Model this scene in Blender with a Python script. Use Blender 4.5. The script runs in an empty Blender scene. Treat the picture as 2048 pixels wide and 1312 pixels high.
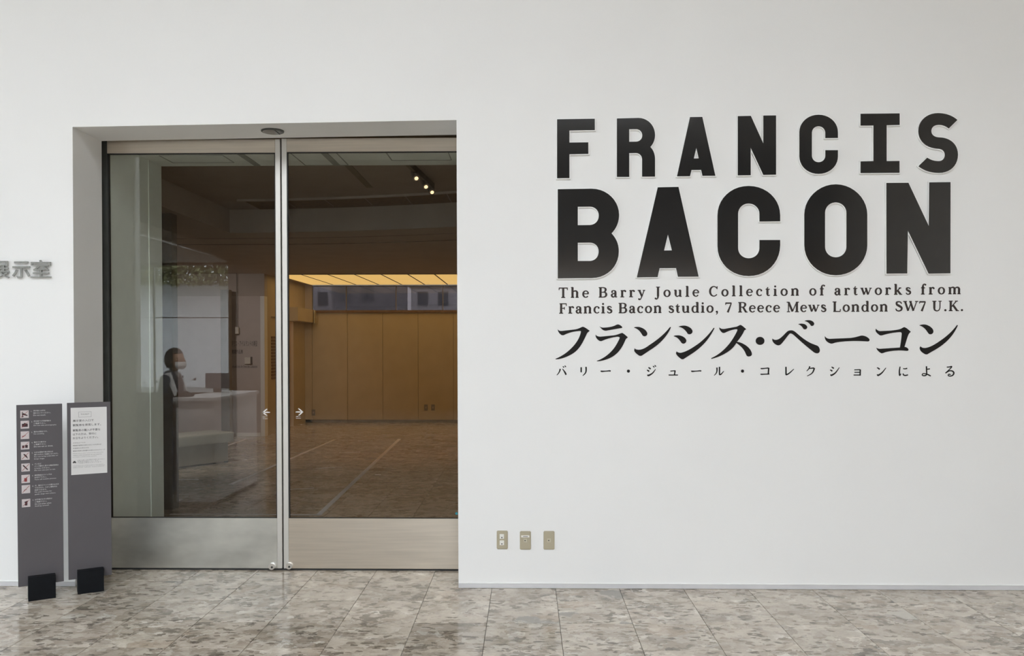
import bpy, bmesh, math, random
from mathutils import Matrix, Vector

# ------------------------------------------------------------------ camera, world, exposure
F, SY, YAW, PIT, ROL, D, H = 1675.17, 65.57, .0179, -.0167, .0009, 5.240, 1.5173
C = bpy.context.scene.collection
R = Matrix.Rotation(YAW, 3, 'Z') @ Matrix.Rotation(PIT, 3, 'X') @ Matrix.Rotation(ROL, 3, 'Y')
cd = bpy.data.cameras.new('camera'); cam = bpy.data.objects.new('camera', cd); C.objects.link(cam)
cd.sensor_fit = 'HORIZONTAL'; cd.sensor_width = 36; cd.lens = F / 2048 * 36; cd.shift_y = SY / 2048
cd.clip_start = .05; cd.clip_end = 400
cam.matrix_world = Matrix.Translation((0, -D, H)) @ (R @ Matrix.Rotation(math.pi / 2, 3, 'X')).to_4x4()
S = bpy.context.scene; S.camera = cam

SKY = 5.0
w = bpy.data.worlds.new('sky'); S.world = w; w.use_nodes = True
bgn = w.node_tree.nodes['Background']; bgn.inputs[0].default_value = (.90, .96, 1.03, 1); bgn.inputs[1].default_value = SKY
S.view_settings.view_transform = 'Standard'; S.view_settings.look = 'None'; S.view_settings.gamma = 1
S.view_settings.use_curve_mapping = False; S.view_settings.exposure = 0.22
S.cycles.max_bounces = 10; S.cycles.diffuse_bounces = 5; S.cycles.transparent_max_bounces = 16
S.cycles.sample_clamp_indirect = 4

def lamp(name, loc, rot, sx, sy, power, col):
    l = bpy.data.lights.new(name, 'AREA'); l.shape = 'RECTANGLE'; l.size = sx; l.size_y = sy
    l.energy = power; l.color = col
    o = bpy.data.objects.new(name, l); C.objects.link(o); o.location = loc; o.rotation_euler = rot
    return o

# ------------------------------------------------------------------ pixel rays onto real planes (photograph 2048x1312)
def ray(px, py):
    return R @ Vector(((px - 1024) / F, 1, -(py - 656 - SY) / F))
def on_y(px, py, y=0.0):
    d = ray(px, py); t = (D + y) / d.y
    return Vector((d.x * t, y, H + d.z * t))
def on_z(px, py, z=0.0):
    d = ray(px, py); t = (z - H) / d.z
    return Vector((d.x * t, -D + d.y * t, z))
def on_plane(px, py, p0, n):
    d = ray(px, py); o = Vector((0, -D, H)); t = (p0 - o).dot(n) / d.dot(n)
    return o + d * t

# ------------------------------------------------------------------ materials
M = {}
def nt(name):
    m = bpy.data.materials.new(name); m.use_nodes = True; M[name] = m
    return m, m.node_tree, m.node_tree.nodes['Principled BSDF']
def mat(name, col, rough=.5, metal=0, var=.0, scale=8, bump=0, bscale=60, spec=.5, emit=None, estr=0, stretch=None, coat=0):
    m, t, b = nt(name); N, L = t.nodes, t.links
    b.inputs['Base Color'].default_value = (*col, 1); b.inputs['Roughness'].default_value = rough
    b.inputs['Metallic'].default_value = metal; b.inputs['Specular IOR Level'].default_value = spec
    b.inputs['Coat Weight'].default_value = coat
    tc = N.new('ShaderNodeTexCoord'); vec = tc.outputs['Object']
    if stretch:
        mp = N.new('ShaderNodeMapping'); mp.inputs['Scale'].default_value = stretch; L.new(vec, mp.inputs[0]); vec = mp.outputs[0]
    if var:
        n = N.new('ShaderNodeTexNoise'); n.inputs['Scale'].default_value = scale; n.inputs['Detail'].default_value = 4
        L.new(vec, n.inputs['Vector'])
        r = N.new('ShaderNodeValToRGB'); r.color_ramp.elements[0].position = .3; r.color_ramp.elements[1].position = .7
        r.color_ramp.elements[0].color = (*[max(0, c * (1 - var)) for c in col], 1)
        r.color_ramp.elements[1].color = (*[min(1, c * (1 + var)) for c in col], 1)
        L.new(n.outputs[0], r.inputs[0]); L.new(r.outputs[0], b.inputs['Base Color'])
    if bump:
        n2 = N.new('ShaderNodeTexNoise'); n2.inputs['Scale'].default_value = bscale; n2.inputs['Detail'].default_value = 3
        L.new(vec, n2.inputs['Vector'])
        bp = N.new('ShaderNodeBump'); bp.inputs['Strength'].default_value = bump; bp.inputs['Distance'].default_value = .01
        L.new(n2.outputs[0], bp.inputs['Height']); L.new(bp.outputs[0], b.inputs['Normal'])
    if emit:
        b.inputs['Emission Color'].default_value = (*emit, 1); b.inputs['Emission Strength'].default_value = estr
    return m
mat('wall_paint', (.83, .825, .81), .6, var=.012, scale=1.3, bump=.04, bscale=160)
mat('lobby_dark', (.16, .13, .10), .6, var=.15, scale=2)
mat('planter_white', (.90, .91, .93), .8, var=.03, scale=1)
mat('lobby_tan', (.72, .52, .34), .5, var=.15, scale=1.2)
mat('lobby_ceiling', (.55, .52, .48), .7, var=.03)
mat('lobby_warm', (.84, .78, .70), .6, var=.02)
mat('lobby_white', (.72, .73, .72), .6, var=.02)
mat('gallery_wall', (.50, .41, .27), .6, var=.05, scale=3)
mat('gallery_ceiling', (.38, .32, .28), .7, var=.06, scale=3)
mat('gallery_fascia', (.50, .44, .40), .7, var=.05, scale=3)
mat('grille_wood', (.17, .10, .05), .6, var=.2, scale=20)
mat('intro_wall', (.62, .56, .54), .6, var=.03)
mat('jamb_paint', (.86, .90, .86), .6, var=.03)
mat('groove', (.36, .38, .36), .6, var=.05)
mat('partition_brown', (.20, .175, .15), .6, var=.1)
mat('black_face', (.020, .020, .020), .11, var=.1, scale=3, spec=.6)
mat('board_white', (.88, .88, .86), .5, var=.01)
mat('vinyl_brown', (.045, .034, .030), .6, var=.1, spec=.3)
mat('vinyl_black', (.010, .008, .007), .6, var=.1, spec=.25)
mat('baseboard_grey', (.62, .61, .62), .35, var=.03)
mat('sign_grey', (.095, .087, .094), .5, var=.04, scale=5)
mat('stand_black', (.006, .007, .009), .5, var=.2, scale=30, spec=.15)
mat('paper', (.72, .71, .70), .7, var=.02)
mat('ink', (.05, .045, .045), .7, var=.05)
mat('ink_grey', (.16, .15, .15), .7, var=.05)
mat('white_print', (.62, .60, .60), .6, var=.03)
mat('picto_paper', (.62, .56, .56), .6, var=.03)
mat('red_print', (.26, .035, .035), .6, var=.05)
mat('dark_print', (.045, .018, .022), .6, var=.05)
mat('steel_lit', (.74, .72, .68), .55, 1, var=.03, scale=2)  # lighter copy of the steel, brushed sheen of the stiles put into its colour
mat('steel', (.68, .61, .52), .42, 1, var=.07, scale=2.2, bump=.02, bscale=300, stretch=(1, 1, 30))
mat('steel_stained', (.66, .66, .62), .42, 1, var=.32, scale=1.5, bump=.02, bscale=300, stretch=(1.2, 1, 2.4))
mat('steel_dark', (.10, .105, .098), .4, .8, var=.1)
mat('chrome', (.92, .91, .90), .30, 1, var=.05)
mat('sign_steel', (.42, .42, .40), .16, 1, var=.1, scale=30)
mat('gasket', (.02, .02, .02), .6, var=.2)
mat('outlet_beige', (.43, .38, .27), .4, var=.04)
mat('outlet_inner', (.52, .48, .36), .4, var=.04)
mat('outlet_white', (.82, .80, .74), .35, var=.03)
mat('outlet_hole', (.03, .03, .03), .5, var=.1)
mat('tape', (.80, .77, .78), .5, var=.05)
mat('bench_leather', (.50, .50, .44), .32, bump=.9, bscale=7, var=.05)
mat('bench_base', (.42, .40, .34), .5, var=.05)
mat('sticker_white', (.9, .88, .86), .5, emit=None, var=.01)
mat('sensor_dark', (.10, .10, .10), .2, var=.2)
mat('counter_white', (.86, .88, .90), .4, var=.02)
mat('suit', (.035, .045, .07), .8, var=.2, scale=20)
mat('skin', (.50, .31, .22), .5, var=.05)
mat('hair', (.02, .017, .015), .5, var=.3, scale=40)
mat('mask', (.85, .86, .88), .8, var=.02)
mat('monitor', (.05, .07, .10), .3, var=.1)
mat('leaf', (.30, .31, .15), .8, var=.6, scale=6)
mat('facade_grey', (.40, .40, .43), .8, var=.15, scale=1)
mat('facade_pale', (.92, .93, .97), .8, var=.1, scale=1)
mat('facade_window', (.26, .28, .32), .3, var=.1)
mat('outdoor_ground', (.30, .30, .29), .9, var=.2, scale=.5)
mat('light_panel', (.7, .6, .4), .6, emit=(1.0, .62, .20), estr=.72)
mat('spot_glow', (.9, .8, .6), .5, emit=(1.0, .70, .40), estr=1.5)
mat('brass', (.45, .33, .16), .3, 1, var=.1)
mat('lamplit_room', (.50, .27, .09), .7, var=.1)  # orange lamplight of the side room put into the colour
mat('teal_mark', (.02, .25, .30), .5, var=.05)

def glass(name, tint, f0, rough=0.0):
    m = bpy.data.materials.new(name); m.use_nodes = True; M[name] = m
    t = m.node_tree; N, L = t.nodes, t.links
    N.remove(N['Principled BSDF']); out = N['Material Output']
    tr = N.new('ShaderNodeBsdfTransparent'); tr.inputs[0].default_value = (*tint, 1)
    gl = N.new('ShaderNodeBsdfGlossy'); gl.inputs['Roughness'].default_value = rough
    lw = N.new('ShaderNodeLayerWeight'); lw.inputs[0].default_value = .5
    pw = N.new('ShaderNodeMath'); pw.operation = 'POWER'; L.new(lw.outputs['Facing'], pw.inputs[0]); pw.inputs[1].default_value = 5
    ma = N.new('ShaderNodeMath'); ma.operation = 'MULTIPLY_ADD'; L.new(pw.outputs[0], ma.inputs[0]); ma.inputs[1].default_value = 1 - f0; ma.inputs[2].default_value = f0
    mx = N.new('ShaderNodeMixShader'); L.new(ma.outputs[0], mx.inputs[0]); L.new(tr.outputs[0], mx.inputs[1]); L.new(gl.outputs[0], mx.inputs[2])
    L.new(mx.outputs[0], out.inputs[0]); return m
glass('door_glass', (.935, .94, .92), .046)
glass('pane_glass', (.95, .96, .96), .03)
glass('clerestory_glass', (.22, .205, .215), .04)

def marble(name, joints=False):
    m, t, b = nt(name); N, L = t.nodes, t.links
    geo = N.new('ShaderNodeNewGeometry'); oi = N.new('ShaderNodeObjectInfo')
    vm = N.new('ShaderNodeVectorMath'); vm.operation = 'MULTIPLY_ADD'
    cmb = N.new('ShaderNodeCombineXYZ')
    for k in range(3): L.new(oi.outputs['Random'], cmb.inputs[k])
    L.new(cmb.outputs[0], vm.inputs[0]); vm.inputs[1].default_value = (37, 53, 11); L.new(geo.outputs['Position'], vm.inputs[2])
    P = vm.outputs[0]
    def noise(sc, det=5, src=P, rough=.6):
        n = N.new('ShaderNodeTexNoise'); n.inputs['Scale'].default_value = sc; n.inputs['Detail'].default_value = det
        n.inputs['Roughness'].default_value = rough; L.new(src, n.inputs['Vector']); return n
    wn = noise(5, 6, rough=.65)
    wv = N.new('ShaderNodeVectorMath'); wv.operation = 'SCALE'; L.new(wn.outputs['Color'], wv.inputs[0]); wv.inputs['Scale'].default_value = .30
    ad = N.new('ShaderNodeVectorMath'); L.new(P, ad.inputs[0]); L.new(wv.outputs[0], ad.inputs[1]); W = ad.outputs[0]
    mp = N.new('ShaderNodeMapping'); mp.inputs['Scale'].default_value = (.75, 1.15, 1); mp.inputs['Rotation'].default_value = (0, 0, .35); L.new(W, mp.inputs[0]); W = mp.outputs[0]
    def vor(sc, feat='F1'):
        v = N.new('ShaderNodeTexVoronoi'); v.feature = feat; v.inputs['Scale'].default_value = sc; L.new(W, v.inputs['Vector']); return v
    def ramp(src, stops, interp='LINEAR'):
        r = N.new('ShaderNodeValToRGB'); r.color_ramp.interpolation = interp
        e = r.color_ramp.elements
        while len(e) < len(stops): e.new(.5)
        for k, (p, c) in enumerate(stops): e[k].position = p; e[k].color = (*c, 1)
        L.new(src, r.inputs[0]); return r.outputs[0]
    def mix(fac, a, b_, mode='MIX'):
        x = N.new('ShaderNodeMix'); x.data_type = 'RGBA'; x.blend_type = mode
        if hasattr(fac, 'links'): L.new(fac, x.inputs[0])
        else: x.inputs[0].default_value = fac
        for k, s in ((6, a), (7, b_)):
            if hasattr(s, 'links'): L.new(s, x.inputs[k])
            else: x.inputs[k].default_value = (*s, 1)
        return x.outputs[2]
    def sep(o):
        s = N.new('ShaderNodeSeparateColor'); L.new(o, s.inputs[0]); return s
    base = ramp(noise(6, 10, W, .75).outputs[0], [(.30, (.20, .17, .135)), (.42, (.42, .375, .31)), (.52, (.58, .52, .45)), (.66, (.82, .77, .70))])
    v1 = sep(vor(5.2).outputs['Color'])
    c1 = ramp(v1.outputs[0], [(0, (.13, .11, .095)), (.08, (.36, .315, .26)), (.4, (.54, .485, .42)), (.68, (.64, .585, .51)), (.86, (.50, .42, .34)), (.95, (.44, .34, .26))], 'CONSTANT')
    col = mix(.42, base, c1)
    v2 = vor(17); s2 = sep(v2.outputs['Color'])
    c2 = ramp(s2.outputs[1], [(0, (.10, .085, .07)), (.16, (.34, .29, .24)), (.5, (.56, .50, .44)), (.86, (.64, .59, .52)), (.955, (.86, .83, .78))], 'CONSTANT')
    msk = ramp(noise(5, 3).outputs[0], [(.42, (.1, .1, .1)), (.58, (.62, .62, .62))])
    col = mix(msk, col, c2)
    v4 = N.new('ShaderNodeTexVoronoi'); v4.inputs['Scale'].default_value = 46
    m4 = N.new('ShaderNodeMapping'); m4.inputs['Scale'].default_value = (.6, 1.1, 1); m4.inputs['Rotation'].default_value = (0, 0, .3)
    w4_ = N.new('ShaderNodeVectorMath'); sc4 = N.new('ShaderNodeVectorMath'); sc4.operation = 'SCALE'; sc4.inputs['Scale'].default_value = .035
    L.new(noise(18, 3).outputs['Color'], sc4.inputs[0]); L.new(P, w4_.inputs[0]); L.new(sc4.outputs[0], w4_.inputs[1]); L.new(w4_.outputs[0], m4.inputs[0]); L.new(m4.outputs[0], v4.inputs['Vector'])
    s4 = sep(v4.outputs['Color'])
    k4 = ramp(s4.outputs[0], [(0, (.75, .75, .75)), (.17, (0, 0, 0)), (.90, (.5, .5, .5))], 'CONSTANT')
    c4 = ramp(s4.outputs[0], [(0, (.13, .11, .09)), (.10, (.24, .205, .17)), (.5, (.66, .62, .56))], 'CONSTANT')
    d4 = ramp(noise(7, 4).outputs[0], [(.40, (0, 0, 0)), (.52, (1, 1, 1))])
    col = mix(mix(1.0, k4, d4, 'MULTIPLY'), col, c4)
    # a few big clasts of their own
    v3 = vor(2.7); s3 = sep(v3.outputs['Color'])
    big = ramp(s3.outputs[2], [(0, (.85, .85, .85)), (.085, (0, 0, 0)), (1, (0, 0, 0))], 'CONSTANT')
    near = ramp(v3.outputs['Distance'], [(.36, (1, 1, 1)), (.40, (0, 0, 0))])
    bm = mix(1.0, big, near, 'MULTIPLY')
    bcol = ramp(s3.outputs[0], [(0, (.15, .135, .12)), (.4, (.30, .29, .27)), (.75, (.55, .52, .47))], 'CONSTANT')
    col = mix(bm, col, bcol)
    # pale calcite veins
    ve = vor(3.2, 'DISTANCE_TO_EDGE'); vein = ramp(ve.outputs['Distance'], [(.006, (1, 1, 1)), (.022, (0, 0, 0))])
    vm2 = ramp(noise(2.6, 2).outputs[0], [(.50, (0, 0, 0)), (.62, (.6, .6, .6))])
    col = mix(mix(1.0, vein, vm2, 'MULTIPLY'), col, (.74, .70, .64))
    tone = ramp(oi.outputs['Random'], [(0, (.84, .82, .78)), (.5, (.97, .945, .90)), (1, (1.0, .98, .94))])
    col = mix(1.0, col, tone, 'MULTIPLY')
    if joints:
        br = N.new('ShaderNodeTexBrick'); br.offset = 0; br.inputs['Scale'].default_value = 1; br.inputs['Mortar Size'].default_value = .002
        br.inputs['Brick Width'].default_value = .4; br.inputs['Row Height'].default_value = .4; br.inputs['Mortar Smooth'].default_value = 0
        mj = N.new('ShaderNodeMapping'); mj.inputs['Location'].default_value = (.2213, .2668, 0); L.new(geo.outputs['Position'], mj.inputs[0]); L.new(mj.outputs[0], br.inputs['Vector'])
        col = mix(br.outputs['Fac'], col, (.08, .07, .06))
    L.new(col, b.inputs['Base Color'])
    rr = noise(14, 3); rm = N.new('ShaderNodeMapRange'); rm.inputs[3].default_value = .09; rm.inputs[4].default_value = .18
    L.new(rr.outputs[0], rm.inputs[0]); L.new(rm.outputs[0], b.inputs['Roughness'])
    b.inputs['Specular IOR Level'].default_value = .42
    return m
marble('marble'); marble('marble_far', True)
mat('grout', (.07, .062, .052), .9, var=.2, scale=40)

# ------------------------------------------------------------------ object helpers
def link(o, parent=None):
    C.objects.link(o)
    if parent is not None:
        o.parent = parent
    return o
def props(o, label=None, cat=None, group=None, kind=None):
    for k, v in (('label', label), ('category', cat), ('group', group), ('kind', kind)):
        if v: o[k] = v
    return o
def empty(name, loc=(0, 0, 0), rz=0, label=None, cat=None, group=None, kind=None):
    o = bpy.data.objects.new(name, None); C.objects.link(o); o.location = loc; o.rotation_euler = (0, 0, rz)
    o.empty_display_size = .05
    return props(o, label, cat, group, kind)
def bm_box(bm, x0, x1, y0, y1, z0, z1):
    v = [bm.verts.new((x, y, z)) for z in (z0, z1) for x, y in ((x0, y0), (x1, y0), (x1, y1), (x0, y1))]
    for f in ((0, 3, 2, 1), (4, 5, 6, 7), (0, 1, 5, 4), (1, 2, 6, 5), (2, 3, 7, 6), (3, 0, 4, 7)):
        bm.faces.new([v[i] for i in f])
    return v
def bm_cyl(bm, c, r, d, axis='Y', n=24, r2=None):
    rot = {'Y': Matrix.Rotation(math.pi / 2, 4, 'X'), 'X': Matrix.Rotation(math.pi / 2, 4, 'Y'), 'Z': Matrix.Identity(4)}[axis]
    bmesh.ops.create_cone(bm, cap_ends=True, segments=n, radius1=r, radius2=r if r2 is None else r2, depth=d, matrix=Matrix.Translation(c) @ rot)
def finish(name, bm, m, parent=None, bevel=0, smooth=False, loc=None, seg=2):
    bmesh.ops.recalc_face_normals(bm, faces=bm.faces[:])
    if bevel:
        bmesh.ops.bevel(bm, geom=bm.edges[:], offset=bevel, segments=seg, affect='EDGES', profile=.5)
    me = bpy.data.meshes.new(name); bm.to_mesh(me); bm.free()
    if smooth:
        for p in me.polygons: p.use_smooth = True
    me.materials.append(M[m]); o = bpy.data.objects.new(name, me); link(o, parent)
    if loc: o.location = loc
    return o
def box(name, m, x0, x1, y0, y1, z0, z1, parent=None, bevel=0, seg=2):
    bm = bmesh.new(); cx, cy, cz = (x0 + x1) / 2, (y0 + y1) / 2, z0
    bm_box(bm, x0 - cx, x1 - cx, y0 - cy, y1 - cy, 0, z1 - z0)
    return finish(name, bm, m, parent, bevel, loc=(cx, cy, cz), seg=seg)
def boxes(name, m, lst, parent=None, bevel=0):
    bm = bmesh.new()
    for b in lst: bm_box(bm, *b)
    return finish(name, bm, m, parent, bevel)
def structure(o): o['kind'] = 'structure'; return o
def prism(name, m, quad, depth_dir, parent=None):
    """solid from four points and an extrusion vector"""
    bm = bmesh.new(); a = [bm.verts.new(p) for p in quad]; b = [bm.verts.new(Vector(p) + Vector(depth_dir)) for p in quad]
    bm.faces.new(a); bm.faces.new(b[::-1]); n = len(a)
    for i in range(n): bm.faces.new((a[i], b[i], b[(i + 1) % n], a[(i + 1) % n]))
    return finish(name, bm, m, parent)

# ------------------------------------------------------------------ THE SETTING: floor
X0, Y0, T = -.2213, -.2668, .4
floor = structure(empty('floor', (0, 0, 0)))
G = [(-4.2213, 4.1787, -1.4668, .1332), (-3.0213, -.2213, .1332, .5332), (-4.6213, -.2213, .5332, 4.9332)]
boxes('grout_bed', 'grout', [(a, b, c, d, -.03, -.005) for a, b, c, d in G], floor)
tm = None; nt_ = 0
rng = random.Random(4)
for gi, (a, b, c, d) in enumerate(G):
    for i in range(round((b - a) / T)):
        for j in range(round((d - c) / T)):
            if tm is None:
                bm = bmesh.new(); bm_box(bm, -.1987, .1987, -.1987, .1987, -.012, 0)
                bmesh.ops.bevel(bm, geom=[e for e in bm.edges if all(v.co.z > -.001 for v in e.verts)], offset=.0008, segments=1, affect='EDGES')
                o = finish('tile', bm, 'marble', floor); tm = o.data
            else:
                o = bpy.data.objects.new('tile', tm); link(o, floor)
            o.location = (a + (i + .5) * T, c + (j + .5) * T, rng.uniform(-.0003, 0))
far = boxes('far_paving', 'marble_far', [(-9.6, -4.2213, -14, .0, -.03, -.0005), (4.1787, 7, -14, .0, -.03, -.0005), (-4.2213, 4.1787, -14, -1.4668, -.03, -.0005),
      (-9.6, -4.6213, .5332, 12, -.03, -.0005), (-.2213, 5, .5332, 12, -.03, -.0005), (-4.6213, -.2213, 4.9332, 12, -.03, -.0005)], floor)
far['kind'] = 'stuff'

# ------------------------------------------------------------------ front wall with the door opening
WT = .36
tl, tr = on_y(145, 254), on_y(913, 240)
lb, rb = on_y(151, 1170), on_y(917, 1172)
XL, XR = tl.x, tr.x
ZC = 6.0
wf = structure(empty('wall_front', (0, 0, 0)))
prism('wall_panel', 'wall_paint', [(-9.6, 0, 0), (lb.x, 0, 0), (tl.x, 0, tl.z), (tl.x, 0, ZC), (-9.6, 0, ZC)], (0, WT, 0), wf)
prism('wall_panel', 'wall_paint', [(rb.x, 0, 0), (7, 0, 0), (7, 0, ZC), (tr.x, 0, ZC), (tr.x, 0, tr.z)], (0, WT, 0), wf)
prism('wall_panel', 'wall_paint', [(tl.x, 0, tl.z), (tr.x, 0, tr.z), (tr.x, 0, ZC), (tl.x, 0, ZC)], (0, WT, 0), wf)
structure(box('baseboard_front_right', 'baseboard_grey', rb.x + .001, 6.99, -.004, .001, .003, .031))
structure(box('baseboard_front_left', 'baseboard_grey', -9.59, lb.x - .001, -.004, .001, .003, .031))
structure(box('trim_1', 'board_white', rb.x + .001, 6.99, -.006, .001, .031, .0345))
structure(box('trim_2', 'board_white', -9.59, lb.x - .001, -.006, .001, .031, .0345))

# inner wall block and passage behind the doors
IY0, IY1 = .47, 1.28
iw = structure(empty('wall_passage', (0, 0, 0)))
box('wall_panel', 'jamb_paint', -9.6, XL, IY0, IY1, 0, 3.6, iw)
box('wall_panel', 'jamb_paint', -.18, 5, IY0, IY1, 0, 3.6, iw)
ZS = 2.93
def soffit_rects():
    # access panels let into the soffit, traced from the photograph onto the soffit plane
    out = []
    for a, b in (((455, 315), (530, 333)), ((600, 303), (668, 330)), ((773, 303), (896, 320))):
        p, q = on_z(*a, ZS), on_z(*b, ZS)
        out.append((min(p.x, q.x), max(p.x, q.x), min(p.y, q.y), max(p.y, q.y)))
    return out
box('soffit', 'jamb_paint', XL, -.18, IY0, IY1, ZS, 3.6, iw)
for (ax, ay), (bx_, by) in (((318, 311), (446, 325)), ((576, 302), (669, 330)), ((771, 303), (896, 320))):
    a_, b_ = on_z(ax, ay, ZS), on_z(bx_, by, ZS); q0, q1 = a_.x, on_z(bx_, ay, ZS).x; r0, r1 = sorted((a_.y, b_.y)); g = .004
    boxes('access_panel', 'groove', [(q0, q1, r0 - g, r0 + g, ZS - .002, ZS), (q0, q1, r1 - g, r1 + g, ZS - .002, ZS), (q0 - g, q0 + g, r0, r1, ZS - .002, ZS), (q1 - g, q1 + g, r0, r1, ZS - .002, ZS)], iw)
for xs0 in (-1.50, -2.12): box('track_slot', 'groove', xs0, xs0 + .05, .50, 1.26, ZS - .004, ZS + .001, iw)
box('jamb_cover', 'jamb_paint', XL, XL + .006, 1.05, 1.09, 0, ZS, iw)
structure(box('wall_slot', 'wall_paint', -9.6, XL - .03, WT + .001, IY0 - .001, 0, ZS + .2))
structure(box('wall_slot.001', 'wall_paint', -.12, 5, WT + .001, IY0 - .001, 0, ZS + .2))
structure(box('wall_header', 'wall_paint', -9.6, 5, WT + .001, IY0 - .001, ZS + .21, 3.6))

# ------------------------------------------------------------------ doors
DY = .40
def dz(py, px=560): return on_y(px, py, DY).z
def dx(px, py=700): return on_y(px, py, DY).x
def door(name, xa, xb, xga, xgb, ztop_a, stile_mats, rail_m, lock_px, mirror):
    d = structure(empty(name, ((xa + xb) / 2, DY + .02, 0)))
    ox, oy = (xa + xb) / 2, DY + .02
    zt, zgt, zgb, zb = ztop_a, ztop_a - (dz(281) - dz(308)), dz(1036.5), .012
    def part(n, m, x0, x1, y0, y1, z0, z1, bevel=.0015):
        o = box(n, m, x0 - ox, x1 - ox, y0 - oy, y1 - oy, z0, z1, d, bevel, 1); return o
    y0, y1 = DY, DY + .045
    part('top_rail', 'steel', xga, xgb, y0, y1, zgt, zt)
    part('bottom_rail', rail_m, xga, xgb, y0, y1, zb, zgb)
    part('stile', stile_mats[0], xa, xga - .0005, y0, y1, zb, zt)
    part('stile', stile_mats[1], xgb + .0005, xb, y0, y1, zb, zt)
    gk = bmesh.new(); g = .006
    for a, b, c, e in ((xga, xgb, zgt - g, zgt), (xga, xgb, zgb, zgb + g * .6), (xga, xga + g, zgb, zgt), (xgb - g, xgb, zgb, zgt)):
        bm_box(gk, a - ox, b - ox, y0 + .004 - oy, y0 + .02 - oy, c, e)
    finish('gasket', gk, 'gasket', d)
    p = part('glass_pane', 'door_glass', xga + .001, xgb - .001, y0 + .018, y0 + .026, zgb + .001, zgt - .001, 0)
    lp = on_y(*lock_px, DY)
    bm = bmesh.new(); bm_cyl(bm, (0, 0, 0), .022, .012, n=32); bm_cyl(bm, (0, -.008, 0), .019, .010, n=32, r2=.022)
    lk = finish('lock', bm, 'chrome', d, loc=(lp.x - ox, y0 - .005 - oy, lp.z), smooth=False)
    bm = bmesh.new(); bm_cyl(bm, (0, 0, 0), .007, .004, n=20); bm_box(bm, -.0012, .0012, -.004, 0, -.005, .005)
    finish('keyhole', bm, 'steel_dark', lk, loc=(.003, -.0135, -.004))
    return d, ox, oy
zt = dz(281, 210)
dl, lx, ly = door('door_1', dx(205.5), dx(562.3), dx(217.5), dx(552.2), dz(279, 380), ('steel_dark', 'steel_lit'), 'steel_stained', (544.5, 1132), 0)
dr, rx, ry = door('door_2', dx(565.2), -.30, dx(575.5), -.36, dz(276, 740), ('steel_lit', 'steel'), 'steel', (579, 1131), 1)
structure(box('trim_3', 'gasket', dx(562.1), dx(565.3), DY + .03, DY + .04, .012, dz(278)))          # seal between the leaves
structure(box('trim_4', 'steel_dark', XL, -.12, DY - .03, DY + .06, dz(274.5), ZS + .19))           # head channel hiding the door tops
structure(box('trim_5', 'gasket', XL, -.12, DY + .003, DY + .05, .0005, .0095))                      # floor guide

# round sensor in the opening's soffit
s0 = on_z(545, 261.5, (tl.z + tr.z) / 2)
sn = empty('ceiling_sensor', (s0.x, s0.y, s0.z - .001), 0, 'round dark ceiling sensor set in the underside of the doorway opening', 'sensor')
bm = bmesh.new(); bm_cyl(bm, (0, 0, -.002), .072, .008, 'Z', 40); finish('rim', bm, 'steel_dark', sn)
bm = bmesh.new(); bm_cyl(bm, (0, 0, -.007), .064, .004, 'Z', 40); finish('lens', bm, 'sensor_dark', sn)
bm = bmesh.new(); bm_box(bm, .028, .034, -.055, .055, -.0105, -.009); finish('divider', bm, 'gasket', sn)

# ------------------------------------------------------------------ lettering engines
def flatten(s):
    toks = s.replace(',', ' ').replace('M', ' M ').replace('L', ' L ').replace('C', ' C ').replace('Z', ' Z ').split()
    loops, cur, i, cmd = [], [], 0, None
    while i < len(toks):
        t = toks[i]
        if t in 'MLCZ':
            cmd = t; i += 1
            if t == 'Z':
                if len(cur) > 2: loops.append(cur)
                cur = []
            continue
        if cmd in 'ML':
            cur.append((float(t), float(toks[i + 1]))); i += 2
        else:
            c = [float(x) for x in toks[i:i + 6]]; i += 6; p = cur[-1]
            for k in range(1, 11):
                u = k / 10; a = (1 - u) ** 3; b = 3 * u * (1 - u) ** 2; e = 3 * u * u * (1 - u); g = u ** 3
                cur.append((a * p[0] + b * c[0] + e * c[2] + g * c[4], a * p[1] + b * c[1] + e * c[3] + g * c[5]))
    if len(cur) > 2: loops.append(cur)
    return loops
def curve_mesh(loops, extrude, offset=0):
    """loops in local x (right), y (up); returns a mesh, filled and extruded"""
    cu = bpy.data.curves.new('tmp', 'CURVE'); cu.dimensions = '2D'; cu.fill_mode = 'BOTH'; cu.extrude = extrude; cu.offset = offset
    for lp in loops:
        q = [p for k, p in enumerate(lp) if (Vector(p) - Vector(lp[k - 1])).length > 1e-6]
        sp = cu.splines.new('POLY'); sp.points.add(len(q) - 1); sp.use_cyclic_u = True
        for k, p in enumerate(q): sp.points[k].co = (p[0], p[1], 0, 1)
    o = bpy.data.objects.new('tmp', cu); C.objects.link(o)
    dg = bpy.context.evaluated_depsgraph_get(); me = bpy.data.meshes.new_from_object(o.evaluated_get(dg))
    bpy.data.objects.remove(o); bpy.data.curves.remove(cu)
    return me
def stand_up(me):                       # local (x, y, z) -> (x, -z, y): upright, facing -y
    me.transform(Matrix.Rotation(math.pi / 2, 4, 'X')); return me
def mesh_obj(name, me, m, parent=None, loc=(0, 0, 0)):
    me.name = name; me.materials.clear(); me.materials.append(M[m])
    o = bpy.data.objects.new(name, me); link(o, parent); o.location = loc; return o

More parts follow.
